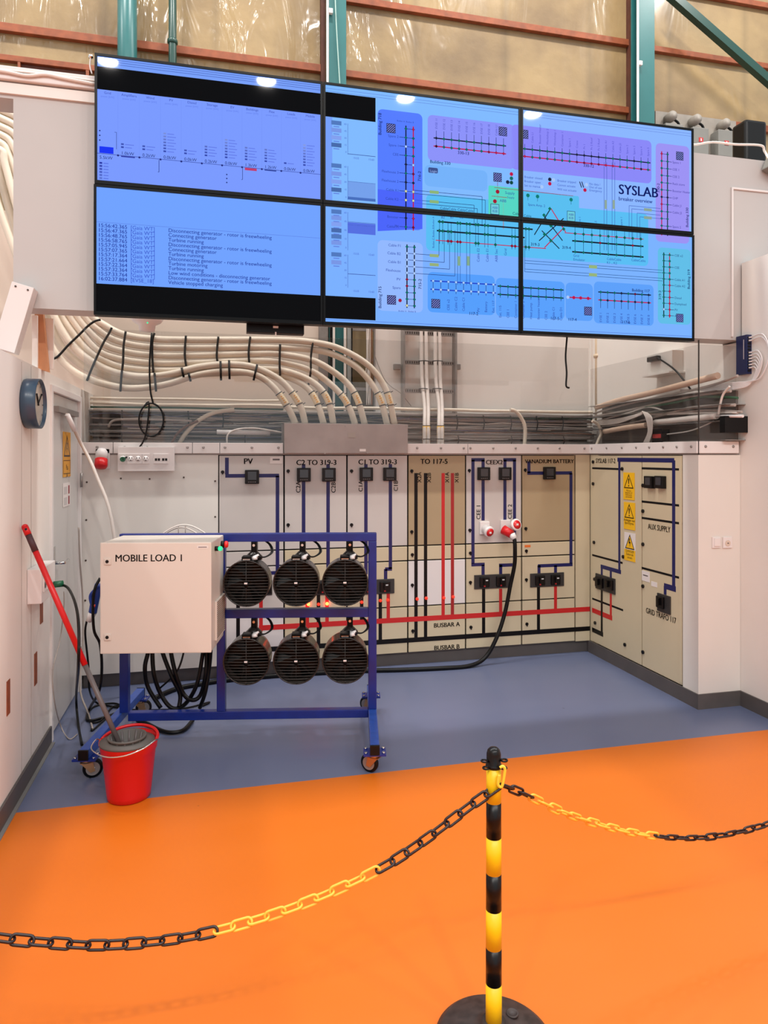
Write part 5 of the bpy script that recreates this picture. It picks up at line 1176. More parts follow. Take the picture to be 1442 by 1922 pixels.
# legend
for (x, y, c) in ((960, 327, RD), (960, 335, GRN), (953, 342, K_), (960, 343, (0, 70, 60)), (1032, 337, K_), (1039, 338, W_), (1032, 345, RD), (1017, 351, W_), (1101, 347, W_), (1098, 357, RD)): dot(P2(x, y), 0.012, c)
for (x, y, s_) in ((984, 334, 'Breaker closed'), (984, 342, 'Breaker open'), (984, 350, 'Set to manual'), (1046, 341, 'Breaker tripped'), (1046, 349, 'Cannot actuate'), (1046, 357, 'Will not actuate'), (1106, 347, 'No data /'), (1106, 353, 'Out of use'), (1106, 359, 'Emergency')): stext(s_, P2(x, y), 0.02, (60, 90, 190))
for k in range(2): p = P2(1088 + k * 4, 341); line(p, (p[0] + 0.014, p[1] - 0.036), 0.006, K_)
panel(804, 314, 822, 326, (60, 80, 140), 4, 0.008); stext('Login', P2(807, 323), 0.02, (150, 180, 240)); hatch(934, 333)
p = P2(934, 342); line(p, (p[0], P2(934, 380)[1]), 0.003, (140, 60, 60)); line(P2(928, 352), P2(1076, 368), 0.004, (150, 40, 40)); line(P2(923, 368), P2(952, 371), 0.004, (150, 40, 40)); line(P2(945, 371), P2(945, 430), 0.0035, (190, 90, 60))
for x, y in ((934, 360), (929, 378)): dot(P2(x, y), 0.013, (160, 20, 50))
stext('Supply', P2(948, 364), 0.024, LT); stext('Supply', P2(952, 372), 0.018, LT); stext('ABB', P2(938, 379), 0.024, LT); 
for c_ in ((929, 393), (1072, 406)): p = P2(*c_); srect(p[0] - 0.028, p[1] - 0.032, p[0] + 0.028, p[1] + 0.032, INK, 4); srect(p[0] - 0.025, p[1] - 0.029, p[0] + 0.025, p[1] + 0.029, (110, 205, 220), 5); stext('ABB', (p[0], p[1] + 0.003), 0.02, LT, 'C', lay=6); stext('B2B', (p[0], p[1] - 0.018), 0.02, LT, 'C', lay=6)
for x, y in ((991, 367), (1009, 369), (1072, 375)): dot(P2(x, y), 0.012, (0, 120, 110)); p = P2(x, y); line(p, (p[0], p[1] - 0.03), 0.003, INK)
stext('Spare Amp. 2', P2(991, 386), 0.021, LT); stext('Cable', P2(962, 403), 0.024, (20, 80, 120)); stext('Cable', P2(983, 407), 0.022, (20, 80, 120)); stext('CableCable CableCable', P2(826, 393), 0.022, (20, 60, 130))
# 319 middle buses
def hb(x0, y0, x1, y1, c, w=0.007):
    a = P2(x0, y0); b = P2(x1, y1); line(a, (b[0], a[1]), w, c, 4); return a[1]
z1 = hb(822, 416, 1000, 425, DRK, .009); z2 = hb(820, 433, 985, 441, DRK, .009); z3 = hb(818, 451, 1025, 462, RD, .005)
for x, zs in ((825, (z1, z2)), (831, (z1, z2)), (841, (z2, z3)), (847, (z2, z3)), (859, (z1, z3)), (864, (z1, z3)), (876, (z1, z2)), (882, (z1, z2)), (893, (z1, z3)), (898, (z1, z3)), (910, (z1, z2)), (916, (z1, z2)), (930, (z2, z3)), (961, (z2, z3)), (967, (z2, z3)), (987, (z1, z3)), (993, (z1, z3))):
    X = P2(x, 430)[0]; line((X, z1 if x < 990 else z1), (X, z3 - 0.02), 0.0028, (20, 70, 130), 3)
    for z in zs: c = (150, 0, 40) if z == z3 and x in (841, 847, 859, 864, 961, 967) else (0, 100, 80); dot((X, z), 0.011, DRK, 5, 4); dot((X, z), 0.008, c, 6)
for x, s_ in ((838, 'B2'), (855, 'B1'), (872, 'C2'), (889, 'C1')): stext(s_, P2(x - 10, 410), 0.022, LT)
for x, s_ in ((900, 'Cable E2'), (917, 'Cable E1'), (934, 'ABB Sec'), (951, 'Grid')): stext(s_, P2(x, 492 if x != 951 else 480), 0.023, LT, rot=1)
line(P2(815, 465), P2(815, 425), 0.001, LT); stext('Busbar C Busbar B Busbar A', P2(815, 466), 0.016, LT, rot=1)
a1, a2 = bus((1074, 452), (1208, 468), 9, 0.068, DRK, DRK, False, w=0.009, dots1=[GRN, GRN, GRN, (150, 0, 40), GRN, GRN, GRN, (150, 0, 40), GRN])
zr = hb(1060, 437, 1208, 450, RD, .005); X0 = a1[0].x
for q in a1: line((q.x, q.y - .06), (q.x, zr + 0.05), 0.0028, (20, 70, 130), 3); dot((q.x, zr), 0.011, DRK, 5, 4); dot((q.x, zr), 0.008, (0, 100, 80), 6)
for x, y, s_ in ((1076, 482, 'Grid'), (1076, 489, 'Emulator'), (1139, 488, 'CableCable'), (1139, 495, 'K1 .. K2'), (1185, 490, 'CableCable')): stext(s_, P2(x, y), 0.022, LT)
for x in (1090, 1105, 1120, 1168): stext('Spare 1' if x != 1120 else 'PILS', P2(x, 425), 0.02, LT, rot=1)
stext('319-3', P2(996, 461), 0.026, INK, bold=0.012); stext('319-4', P2(1055, 467), 0.026, INK, bold=0.012)
for a_, b_, c in (((1003, 441), (1034, 391), DRK), ((1034, 391), (1062, 436), RD), ((1012, 452), (1058, 400 + 10), DRK), ((1017, 433), (1050, 467), DRK), ((1020, 404), (1056, 452), DRK), ((1022, 465), (1058, 428), RD)): line(P2(*a_), P2(*b_), 0.006, c, 4)
for x, y in ((1032, 392), (1021, 404), (1034, 424), (1034, 452), (1022, 440), (1058, 430)): dot(P2(x, y), 0.012, (0, 110, 90), 6, 4)
for k in range(2):
    for q in range(2):
        y0 = 489 + k * 16 + q * 5; p = P2(985, y0); X1 = P2(1244, 510)[0]; line(p, (X1, p[1]), 0.0028, (30, 80, 140)); line(p, (p[0], P2(985, 450)[1]), 0.0028, (30, 80, 140))
    p = P2(1113, 501 + k * 15); srect(p[0] - 0.028, p[1] - 0.010, p[0] + 0.028, p[1] + 0.010, (150, 180, 120), 6)
for x in (1134, 1139, 1149, 1154): X = P2(x, 350)[0]; line((X, P2(x, 305)[1]), (X, P2(x, 470)[1]), 0.0028, (60, 90, 180))
for x in (1137, 1152): p = P2(x, 384); srect(p[0] - .008, p[1] - .028, p[0] + .008, p[1] + .028, (140, 165, 150), 6)
for x, y in ((1181, 386), (1186, 392), (1196, 400), (1201, 407)): p = P2(x, y); line(p, (P2(1240, y)[0], p[1]), 0.0028, (60, 90, 180)); line(p, (p[0], P2(x, 450)[1]), 0.0028, (60, 90, 180))
for y in (394, 409): p = P2(1216, y); srect(p[0] - .028, p[1] - .009, p[0] + .028, p[1] + .009, (140, 165, 150), 6)
# 117 rows
a1, a2 = bus((808, 527), (931, 539), 9, 0.05, (30, 60, 200), (30, 60, 200), False, dots1=[W_], dots2=[W_])
for q, s_ in zip(a2, ['', '', 'CEE x2', 'Cable C2', 'Cable C1', '', 'PV', 'Battery', 'Ext. 117']): stext(s_, (q.x + 0.007, q.y - 0.12), 0.022, LT, rot=1); line(q, (q.x, q.y - 0.02), 0.003, INK)
a1, a2 = bus((934, 537), (1058, 545), 9, 0.05, DRK, DRK, False)
for q, s_ in zip(a2, ['Ext. 115', 'CEE 1', 'Container 1', 'Container 2', 'Heat pump', 'Booster heater', 'CEE 2', 'Cable C1', 'Cable D1']): stext(s_, (q.x + 0.007, q.y - 0.14), 0.022, LT, rot=1); line(q, (q.x, q.y - 0.02), 0.003, INK)
z = hb(1066, 558, 1110, 560, RD); 
for x in (1066, 1077, 1090, 1104): dot((P2(x, 558)[0], z), 0.011, W_ if x == 1066 else RD)
a1, a2 = bus((1123, 548), (1222, 556), 8, 0.05, DRK, RD, False, dots1=[GRN, GRN, GRN, K_, GRN, (110, 0, 40), GRN, K_], dots2=[GRN, K_, GRN, K_, GRN, K_, GRN, K_])
for k, q in enumerate(a2): line(q, (q.x, q.y - .05), .003, INK); stext('EVSE %d' % (k + 1), (q.x + .007, q.y - .14), .022, LT, rot=1)
hatch(818, 570); hatch(1104, 584); 
for x, y, s_ in ((880, 591, '117-2'), (1033, 600, '117-5'), (1066, 602, '117-4'), (1167, 607, '117-6'), (1186, 547, 'Building 117')): stext(s_, P2(x, y), 0.026, INK, bold=0.012)
for x in (859, 864, 876, 882): X = P2(x, 470)[0]; line((X, z3), (X, P2(x, 535)[1]), .0028, (30, 80, 160))
for x in (861.5, 879): p = P2(x, 490); srect(p[0] - .009, p[1] - .028, p[0] + .009, p[1] + .028, (130, 170, 140), 6)
names = {(0, 0): 'wall screen showing bar charts below a black band, top left of six', (1, 0): 'wall screen showing a text log, bottom left of six', (0, 1): 'wall screen with blue building panel and small black block, top middle of six', (1, 1): 'wall screen with wiring diagram and black corner, bottom middle of six', (0, 2): 'wall screen with purple panel and large dark title, top right of six', (1, 2): 'wall screen with wiring diagram, bottom right of six'}
BEZ = mat('bezel_black', (3, 3, 4), 0.3, spec=0.15)
for (r, c), d in D.items():
    t = thing('wall_screen', names[r, c], 'screen', ((d.x0 + d.x1) / 2, YS, d.z0)); t['group'] = 'six screens of the video wall'
    m = MB(); m.box(d.x0, d.dx0, YS - 0.008, YS + 0.05, d.z0, d.z1, BEZ); m.box(d.dx1, d.x1, YS - 0.008, YS + 0.05, d.z0, d.z1, BEZ)
    m.box(d.dx0, d.dx1, YS - 0.008, YS + 0.05, d.z0, d.dz0, BEZ); m.box(d.dx0, d.dx1, YS - 0.008, YS + 0.05, d.dz1, d.z1, BEZ)
    m.box(d.dx0, d.dx1, YS + 0.003, YS + 0.05, d.dz0, d.dz1, BEZ); m.box(d.x0 + 0.2, d.x1 - 0.2, YS + 0.05, YF - 0.001, d.z0 + 0.1, d.z1 - 0.15, BEZ)
    m.build('bezel', t)
    d.m.build('display', t, recalc=False)
m = MB(); a = W(175, 107, Y=YS + 0.03); m.lathe([(0.0, -0.01), (0.012, -0.006), (0.012, 0.006), (0.0, 0.01)], a + Vector((-0.012, 0, 0)), (0, 0, 1), CHROME, 12)
m.tube([a + Vector((-0.012, 0, 0)), a + Vector((-0.016, 0, -0.05)), a + Vector((-0.006, 0, -0.09))], 0.004, PLAST, seg=6)
tagged(m, 'screen_clip', 'small silver clip on the outer edge of the top left screen', 'clip')

# ================================================================ CART
def camw(xc, d, z=0): p = FW * d + RT * xc; return Vector((p.x, p.y, z))
cc = camw(-0.81, 4.19); CR = math.atan2(-0.289, 1.452)
cart = thing('load_cart', 'blue wheeled steel cart carrying a load cabinet and six black heaters', 'cart', (cc.x, cc.y, 0), CR)
CM = ROOTM[cart]
def cb(m, *a, **k): return m.bbox(*a, **k)
def part(m, name, parent=cart): return m.build(name, parent, world=False)
m = MB(); m.bbox(-0.765, 0.765, -0.025, 0.025, 1.18, 1.23, FRAME, 0.004); part(m, 'top_rail')
for x in (-0.74, -0.167, 0.74): m = MB(); m.bbox(x - 0.025, x + 0.025, -0.025, 0.025, 0.166, 1.18, FRAME, 0.004); part(m, 'post')
m = MB(); m.bbox(-0.715, 0.715, -0.025, 0.025, 0.116, 0.166, FRAME, 0.004); part(m, 'bottom_rail')
m = MB(); m.bbox(-0.142, 0.715, -0.025, 0.025, 0.722, 0.775, FRAME, 0.004); part(m, 'middle_rail')
for sx in (-0.775, 0.74):
    m = MB(); m.bbox(sx - 0.025, sx + 0.025, -0.54, 0.42, 0.116, 0.166, FOOTB, 0.004); ft = part(m, 'foot')
    m = MB(); m.bbox(sx - 0.0255, sx + 0.0255, -0.552, -0.54, 0.115, 0.167, BLACK, 0.002); part(m, 'end_cap', ft); m = MB(); m.bbox(sx - 0.0255, sx + 0.0255, 0.42, 0.43, 0.115, 0.167, BLACK, 0.002); part(m, 'end_cap', ft)
    for sy in (-0.5, 0.38):
        m = MB(); m.box(sx - 0.06, sx + 0.06, sy - 0.045, sy + 0.045, 0.106, 0.1158, FRAME)
        for bx_ in (-0.047, 0.047):
            for by in (-0.03, 0.03): m.cyl((sx + bx_, sy + by, 0.1158), (sx + bx_, sy + by, 0.124), 0.008, CHROME, seg=8)
        ca = part(m, 'caster')
        tw = 1.05 if sx > 0 else -1.2
        R = Matrix.Translation((sx, sy, 0)) @ Matrix.Rotation(tw, 4, 'Z')
        m = MB(); off = 0.03
        m.cyl((sx, sy, 0.088), (sx, sy, 0.106), 0.03, ZINC, seg=20)
        for s2 in (-1, 1):
            P = [R @ Vector((s2 * 0.019, y, z)) for y, z in ((-0.03, 0.09), (0.03, 0.09), (off + 0.012, 0.04), (off - 0.012, 0.034))]
            P2_ = [p + (R.to_3x3() @ Vector((s2 * 0.003, 0, 0))) for p in P]; m.ring_surface([P, P2_], ZINC, smooth=False)
        m.box(-0.022, 0.022, -0.032, 0.032, 0.085, 0.09, ZINC, R); part(m, 'fork', ca)
        ax0 = R @ Vector((-0.014, off, 0.0508)); axd = R.to_3x3() @ Vector((1, 0, 0))
        m = MB(); m.lathe([(0.018, 0), (0.036, 0.0), (0.036, 0.002), (0.042, 0.002), (0.0505, 0.007), (0.0505, 0.021), (0.042, 0.026), (0.036, 0.026), (0.036, 0.028), (0.018, 0.028), (0.018, 0.0)], ax0, axd, RUBBER, 32, cap=False)
        m.lathe([(0.0, -0.003), (0.012, -0.003), (0.012, 0.031), (0.0, 0.031)], ax0, axd, CHROME, 12)
        m.lathe([(0.035, -0.001), (0.035, 0.029)], ax0, axd, STEEL, 24); part(m, 'wheel', ca)
# load cabinet
bx = (-0.744, -0.150); by = (-0.39, -0.027); bz = (0.623, 1.223)
m = MB(); m.bbox(bx[0], bx[1], by[0] + 0.018, by[1], bz[0], bz[1], BOXW, 0.006); box = part(m, 'load_cabinet')
m = MB(); m.bbox(bx[0] - 0.002, bx[1] + 0.002, by[0], by[0] + 0.017, bz[0] - 0.002, bz[1] + 0.002, BOXW, 0.006); part(m, 'door', box)
for z in (1.123, 0.713):
    m = MB(); m.bbox(bx[0] + 0.022, bx[0] + 0.058, by[0] - 0.006, by[0], z - 0.018, z + 0.018, BOXW, 0.003); m.cyl((bx[0] + 0.038, by[0] - 0.008, z), (bx[0] + 0.038, by[0] - 0.005, z), 0.009, BLACK, seg=14); part(m, 'latch', box)
m = MB(); m.text('MOBILE LOAD 1', (bx[0] + 0.078, by[0] - 0.001, 1.122), XP, ZP, 0.054, BLACK, bold=0.012, sq=0.95)
m.box(bx[1] - 0.075, bx[1] - 0.015, by[0] - 0.0012, by[0], bz[1] - 0.032, bz[1] - 0.018, PAPER)
m.box(bx[1] - 0.068, bx[1] - 0.022, by[0] - 0.0016, by[0] - .001, bz[1] - 0.027, bz[1] - 0.023, GREYP); m.build('lettering', box, world=False, recalc=False)
m = MB(); X = bx[1]; m.bbox(X, X + 0.012, by[0] + 0.10, by[1] - 0.02, 0.66, 0.88, BOXW, 0.003)
for q in range(18): z = 0.672 + q * 0.0115; m.box(X + 0.0119, X + 0.0135, by[0] + 0.115, by[1] - 0.03, z, z + 0.005, mat('vent_shadow', (120, 100, 86), 0.6))
part(m, 'vent_grille', box)
for y, c, r in ((-0.28, LEDG, 0.013), (-0.10, mat('red_button', (235, 40, 40), 0.3), 0.02)):
    m = MB(); m.cyl((X, y, 1.175), (X + 0.018, y, 1.175), r * 1.05, BLACK, seg=18); m.lathe([(r * 0.6, 0.018), (r, 0.024), (r, 0.034), (r * 0.7, 0.04), (0, 0.041)], (X, y, 1.175), (1, 0, 0), c, 18); part(m, 'push_button', box)
# heaters
RH = 0.133
for zc, zrail in ((0.952, 1.18), (0.497, 0.722)):
    for xc in (0.003, 0.292, 0.577):
        yf, yb = -0.15, 0.12; O = Vector((xc, yf, zc))
        m = MB(); m.lathe([(RH - 0.004, 0.004), (RH, 0.0), (RH + 0.003, 0.004), (RH + 0.003, 0.012), (RH - 0.002, 0.014), (RH - 0.002, 0.16), (RH - 0.02, 0.25), (RH - 0.04, 0.27), (0.03, 0.27), (0.03, 0.10), (RH - 0.008, 0.10), (RH - 0.006, 0.006), (RH - 0.004, 0.004)], O, (0, 1, 0), HEATB, 48, cap=False)
        h = part(m, 'fan_heater')
        m = MB()
        for q in range(15):
            dz = -0.119 + q * 0.017; hw = math.sqrt(max(0, (RH - 0.004) ** 2 - dz * dz))
            m.tube([(xc - hw, yf + 0.004, zc + dz), (xc, yf - 0.004 , zc + dz), (xc + hw, yf + 0.004, zc + dz)], 0.0019, GRIL, seg=6, sub=3)
        m.tube([(xc, yf - 0.001, zc - RH + 0.004), (xc, yf - 0.001, zc + RH - 0.004)], 0.0016, GRIL, seg=6, spline=False)
        m.lathe([(0.0, -0.008), (0.014, -0.007), (0.02, 0.0), (0.02, 0.01)], (xc, yf, zc - 0.004), (0, 1, 0), HEAT, 18)
        m.box(xc - 0.010, xc + 0.008, yf - 0.0095, yf - 0.0075, zc - 0.001, zc + 0.008, PLAST); part(m, 'grille', h)
        m = MB(); m.cyl((xc, yf + 0.09, zc), (xc, yf + 0.105, zc), RH - 0.01, HEAT, seg=32)
        for q in range(6): an = q * math.pi / 3; u = Vector((math.cos(an), 0, math.sin(an))); v = Vector((-math.sin(an), 0, math.cos(an))); c0 = Vector((xc, yf + 0.07, zc)); m.poly([c0 + u * 0.03 - v * 0.01, c0 + u * 0.11 - v * 0.03 + YP * 0.01, c0 + u * 0.12 + v * 0.025 - YP * 0.015, c0 + u * 0.03 + v * 0.015], HEAT)
        part(m, 'fan', h)
        m = MB(); m.bbox(xc + 0.01, xc + 0.045, -0.03, 0.02, zc + RH + 0.02, zrail, HEAT, 0.003)
        m.lathe([(0.05, 0), (0.05, 0.02), (0.03, 0.04), (0.02, 0.05)], (xc + 0.025, -0.01, zc + RH - 0.012), (0, 0, 1), HEATB, 24)
        m.cyl((xc + 0.027, -0.036, zrail - 0.02), (xc + 0.027, -0.03, zrail - 0.02), 0.008, CHROME, seg=10); part(m, 'bracket', h)
        m = MB(); m.bbox(xc - 0.03, xc + 0.028, -0.13, -0.06, zc + RH - 0.012, zc + RH + 0.022, HEAT, 0.005); m.box(xc - 0.022, xc + 0.02, -0.132, -0.1295, zc + RH - 0.004, zc + RH + 0.008, CHROME); part(m, 'terminal_box', h)
        m = MB(); m.cyl((xc + 0.028, -0.10, zc + RH + 0.004), (xc + 0.055, -0.10, zc + RH + 0.012), 0.012, PLAST, seg=12); m.cyl((xc + 0.03, -0.085, zc + RH + 0.008), (xc + 0.065, -0.085, zc + RH + 0.022), 0.010, PLAST, seg=12); part(m, 'cable_gland', h)
        m = MB()
        for q in range(2): g = 0.008 * q; m.tube([(xc + 0.06, -0.095 + g, zc + RH + 0.018), (xc + 0.10, -0.08, zc + RH + 0.012), (xc + 0.132 + g, -0.04, zc + RH + 0.035), (xc + 0.115 + g, -0.0, zrail - 0.02), (xc + 0.07 + g, 0.02, zrail + 0.01)], 0.0045, RUBBER, seg=6)
        part(m, 'lead', h)
# hoses hanging under the cabinet
def cart_cable(px, d, r, name='hanging_cable'):
    m = MB(); m.tube([W(x, y, D=dd) for (x, y), dd in zip(px, d)], r, RUBBER, seg=8); return m.build(name, cart)
for pts, r in (([(279, 1205), (278, 1224), (272, 1254), (278, 1290), (302, 1329)], .013), ([(286, 1205), (286, 1224), (289, 1265), (302, 1303), (323, 1329), (347, 1322), (369, 1286), (380, 1232), (382, 1205)], .013), ([(303, 1205), (305, 1224), (323, 1271), (338, 1303), (336, 1327)], .013),
               ([(321, 1205), (321, 1224), (330, 1265), (345, 1303), (362, 1314), (377, 1303), (386, 1265), (388, 1228), (388, 1205)], .013), ([(396, 1205), (394, 1243), (386, 1297), (375, 1329)], .012), ([(345, 1205), (344, 1228), (331, 1262), (300, 1292)], .006)):
    cart_cable(pts, [4.25 + 0.02 * (i % 2) for i in range(len(pts))], r)
def floor_cable(label, pts, r, mm=RUBBER, z=None, name='floor_cable'):
    m = MB(); m.tube([W(x, y, Z=(r + 0.002) if z is None else z) for x, y in pts], r, mm, seg=8); return tagged(m, name, label, 'cable')
floor_cable('thick black cable curled on the floor below the cart rail', [(258, 1352), (275, 1358), (302, 1371), (323, 1375), (345, 1370), (362, 1352)], .013)
floor_cable('thin black cord wandering over the floor left of the cart post', [(380, 1325), (392, 1318), (340, 1330), (250, 1332), (215, 1325), (190, 1352), (170, 1355), (165, 1340), (180, 1325), (215, 1320), (230, 1330), (200, 1348), (175, 1370), (172, 1368)], .006)
m = MB(); m.tube([W(163, 1165, D=4.35), W(160, 1190, D=4.35), W(166, 1250, D=4.4), W(168, 1295, D=4.42), W(180, 1318, Z=0.02), W(205, 1325, Z=0.01), W(235, 1330, Z=0.01)], 0.0065, RUBBER); tagged(m, 'plug_cable', 'black cable dropping from the blue plug to the floor by the cart', 'cable')
m = MB(); m.tube([W(112, 1097, X=XL + 0.1), W(128, 1104, X=XL + 0.16), W(142, 1135, X=XL + 0.25), W(148, 1180, X=XL + 0.3), W(147, 1250, X=XL + 0.3), W(143, 1310, Z=0.15), W(147, 1360, Z=0.01), W(154, 1398, Z=0.008)], 0.0075, RUBBER)
t = tagged(m, 'extension_cable', 'black cable with green plug falling from the left wall socket box', 'cable')
m = MB(); p = W(106, 1097, X=XL + 0.09); m.cyl(p + Vector((-0.014, 0, 0)), p + Vector((0.03, 0.02, 0)), 0.018, DKGRN, seg=14); m.build('plug', t)
m = MB(); m.tube([W(120, 1110, X=XL + 0.05), W(120, 1140, X=XL + 0.05), W(113, 1200, X=XL + 0.03), W(99, 1260, X=XL + 0.03), W(103, 1320, X=XL + 0.04), W(115, 1365, Z=0.02), W(130, 1387, Z=0.006), W(145, 1378, Z=0.006)], 0.0035, CABLG, seg=6); tagged(m, 'thin_grey_cord', 'thin grey cord drooping from the socket box to the blue floor', 'cable')
m = MB(); m.tube([W(148, 990, X=XL + 0.03), W(150, 1050, X=XL + 0.03), W(155, 1120, X=XL + 0.03), W(156, 1200, X=XL + 0.04), W(150, 1290, X=XL + 0.05), W(166, 1340, Z=0.01), W(174, 1368, Z=0.01)], 0.006, CABLG, seg=6); tagged(m, 'grey_cable', 'grey cable running down beside the door hinge side', 'cable')
# blue plug hanging left of the load cabinet
t = thing('blue_plug', 'blue and white industrial plug hanging at the left of the load cabinet', 'plug', tuple(W(175, 1120, D=4.1)))
BPL = mat('blue_plastic', (22, 60, 150), 0.35)
m = MB(); m.tube([W(186, 1097, D=4.1), W(180, 1120, D=4.1), W(174, 1150, D=4.1)], 0.024, BPL, seg=14); m.tube([W(186, 1100, D=4.08), W(170, 1117, D=4.08), W(172, 1135, D=4.08)], 0.009, BPL, seg=8); m.build('body', t)
m = MB(); m.cyl(W(174, 1150, D=4.1), W(166, 1166, D=4.1), 0.024, PLAST, r1=0.017, seg=14); m.build('gland', t)
m = MB(); m.cyl(W(176, 1136, D=4.05), W(175, 1138, D=4.04), 0.010, mat('orange_dot', (235, 80, 60), 0.4), seg=12); m.build('marker', t)
m = MB(); m.tube([W(188, 1085, D=4.07), W(176, 1115, D=4.04), W(176, 1180, D=4.06), W(188, 1210, D=4.1), W(191, 1260, D=4.15), W(185, 1300, D=4.2), W(168, 1330, Z=0.02), W(165, 1352, Z=0.01), W(200, 1345, Z=0.01), W(225, 1335, Z=0.01)], 0.0085, RUBBER); m.build('cord', t)
# wire hoops above the load cabinet
m = MB()
for x0, x1, top, o in ((301, 391, 985, 0), (306, 375, 990, 0.02)):
    P = [W(x0 + (x1 - x0) * k / 12, 1005 - (1005 - top) * math.sin(math.pi * k / 12), D=4.3 + o) for k in range(13)]; m.tube(P, 0.0045, CABLW, seg=6, sub=3)
for x in (335, 348): m.tube([W(x, 987, D=4.3), W(x, 1006, D=4.3)], 0.003, CABLG, seg=6, spline=False)
m.build('wire_hoop', cart)

# ================================================================ BUCKET AND MOP
bc = camw(-1.272, 3.47)
t = thing('mop_bucket', 'red plastic mop bucket with grey wringer on the blue floor', 'bucket', tuple(bc))
m = MB(); prof = [(0.0, 0.012), (0.095, 0.0), (0.103, 0.004), (0.106, 0.03), (0.128, 0.235), (0.134, 0.24), (0.136, 0.265), (0.141, 0.275), (0.141, 0.285), (0.133, 0.286), (0.127, 0.27), (0.105, 0.04), (0.0, 0.03)]
m.lathe(prof, bc, (0, 0, 1), BREDP, 48)
# raised back lip
rg = []
for k in range(13):
    an = math.radians(0 + k * 15); rg.append(bc + RT * 0.136 * math.cos(an) + FW * 0.136 * math.sin(an) + ZP * (0.282 + 0.02 * math.sin(an)))
m.tube(rg, 0.008, BREDP, seg=8); m.build('pail', t)
WR = mat('wringer_grey', (88, 84, 80), 0.5)
m = MB(); wc = bc - FW * 0.025 + ZP * 0.30
m.lathe([(0.085, 0.0), (0.092, 0.004), (0.092, 0.012), (0.082, 0.012), (0.055, -0.09), (0.0, -0.10), (0.0, -0.105), (0.06, -0.095), (0.085, 0.0)], wc, (0, 0, 1), WR, 36, cap=False)
m.ring_surface(cap0=False, cap1=False, m=WR, rings=[[wc + Vector((0, 0, z)) + (RT * math.cos(a) * rx + FW * math.sin(a) * ry) for a in [2 * math.pi * k / 36 for k in range(36)]] for rx, ry, z in ((0.088, 0.088, -0.004), (0.132, 0.118, -0.012), (0.132, 0.118, -0.022), (0.088, 0.088, -0.03))])
for k in range(14):
    a = 2 * math.pi * k / 14; u = RT * math.cos(a) + FW * math.sin(a); m.tube([wc + u * 0.082 + ZP * 0.006, wc + u * 0.058 - ZP * 0.085], 0.006, GREYP, seg=6, spline=False)
m.build('wringer', t)
m = MB(); P = [bc + RT * -0.142 + ZP * 0.275, bc + RT * -0.155 - FW * 0.02 + ZP * 0.29, bc + RT * -0.15 - FW * 0.09 + ZP * 0.272, bc + RT * -0.06 - FW * 0.155 + ZP * 0.262, bc + RT * 0.03 - FW * 0.158 + ZP * 0.266, bc + RT * 0.11 - FW * 0.12 + ZP * 0.285, bc + RT * 0.15 - FW * 0.05 + ZP * 0.30, bc + RT * 0.142 + ZP * 0.28]
m.tube(P, 0.0035, CHROME, seg=8); m.build('wire_handle', t)
t = thing('mop', 'mop with red and grey handle leaning from bucket to the left wall', 'mop', tuple(bc + Vector((0, 0, 0.2))))
pa = wc + ZP * -0.05 - RT * 0.03; tp = W(45, 985, X=XL + 0.02); dv = (tp - pa)
fr = lambda f: pa + dv * f
m = MB(); m.cyl(fr(0.0), fr(0.375), 0.0125, GREYP, seg=16); m.build('lower_handle', t)
m = MB(); m.cyl(fr(0.37), fr(0.925), 0.0145, BREDP, seg=16); m.build('red_sleeve', t)
m = MB(); m.cyl(fr(0.88), fr(0.955), 0.0155, mat('maroon_grip', (74, 44, 48), 0.6), seg=16); m.build('grip', t)
m = MB(); m.cyl(fr(0.955), fr(0.99), 0.0165, BREDP, seg=16); dn = dv.normalized(); m.lathe([(0.0165, 0), (0.014, 0.008), (0.008, 0.013), (0.0, 0.015)], fr(0.99), dn, BREDP, 16)
hc = fr(0.98); vd = (Vector((0, 0, H)) - hc).normalized(); m.cyl(hc + vd * 0.012, hc + vd * 0.0175, 0.006, BLACK, seg=10); m.build('end_cap', t)
m = MB(); m.lathe([(0.0, 0.0), (0.03, 0.005), (0.045, 0.03), (0.03, 0.06), (0.013, 0.07)], pa - ZP * 0.045, (0, 0, 1), mat('mop_cotton', (150, 140, 132), 0.9, bump=0.6, bscale=60), 20); m.build('mop_head', t)

# ================================================================ BARRIER POST AND CHAINS
bp_ = camw(0.3155, 2.0)
t = thing('barrier_post', 'yellow and black striped barrier post on a round black base', 'post', tuple(bp_))
BYEL = mat('barrier_yellow', (232, 196, 10), 0.4); BBLK = mat('barrier_black', (5, 4, 6), 0.3, spec=0.3)
BASE = mat('worn_black_base', (58, 48, 46), 0.55, noise=0.35, nscale=30, rgb2=(26, 22, 22))
m = MB(); m.lathe([(0.0, 0.0), (0.165, 0.0), (0.17, 0.006), (0.168, 0.02), (0.15, 0.034), (0.06, 0.058), (0.034, 0.066), (0.034, 0.075), (0.0, 0.075)], bp_, (0, 0, 1), BASE, 64); bs = m.build('base', t)
m = MB(); q = bp_ + RT * 0.062 + FW * 0.045 + ZP * 0.058; m.lathe([(0.018, -0.002), (0.018, 0.004), (0.014, 0.004), (0.012, -0.001), (0.0, 0.0)], q, (0, 0, 1), BASE, 20); m.build('filler_cap', bs)
R0 = 0.0232; st = [(1911 + 60, 1855), (1855, 1787), (1787, 1715), (1715, 1646), (1646, 1578), (1578, 1511), (1511, 1443)]
dpt = 2.0 - 0.02
zy = lambda y: H - (y - HY) / FP * dpt
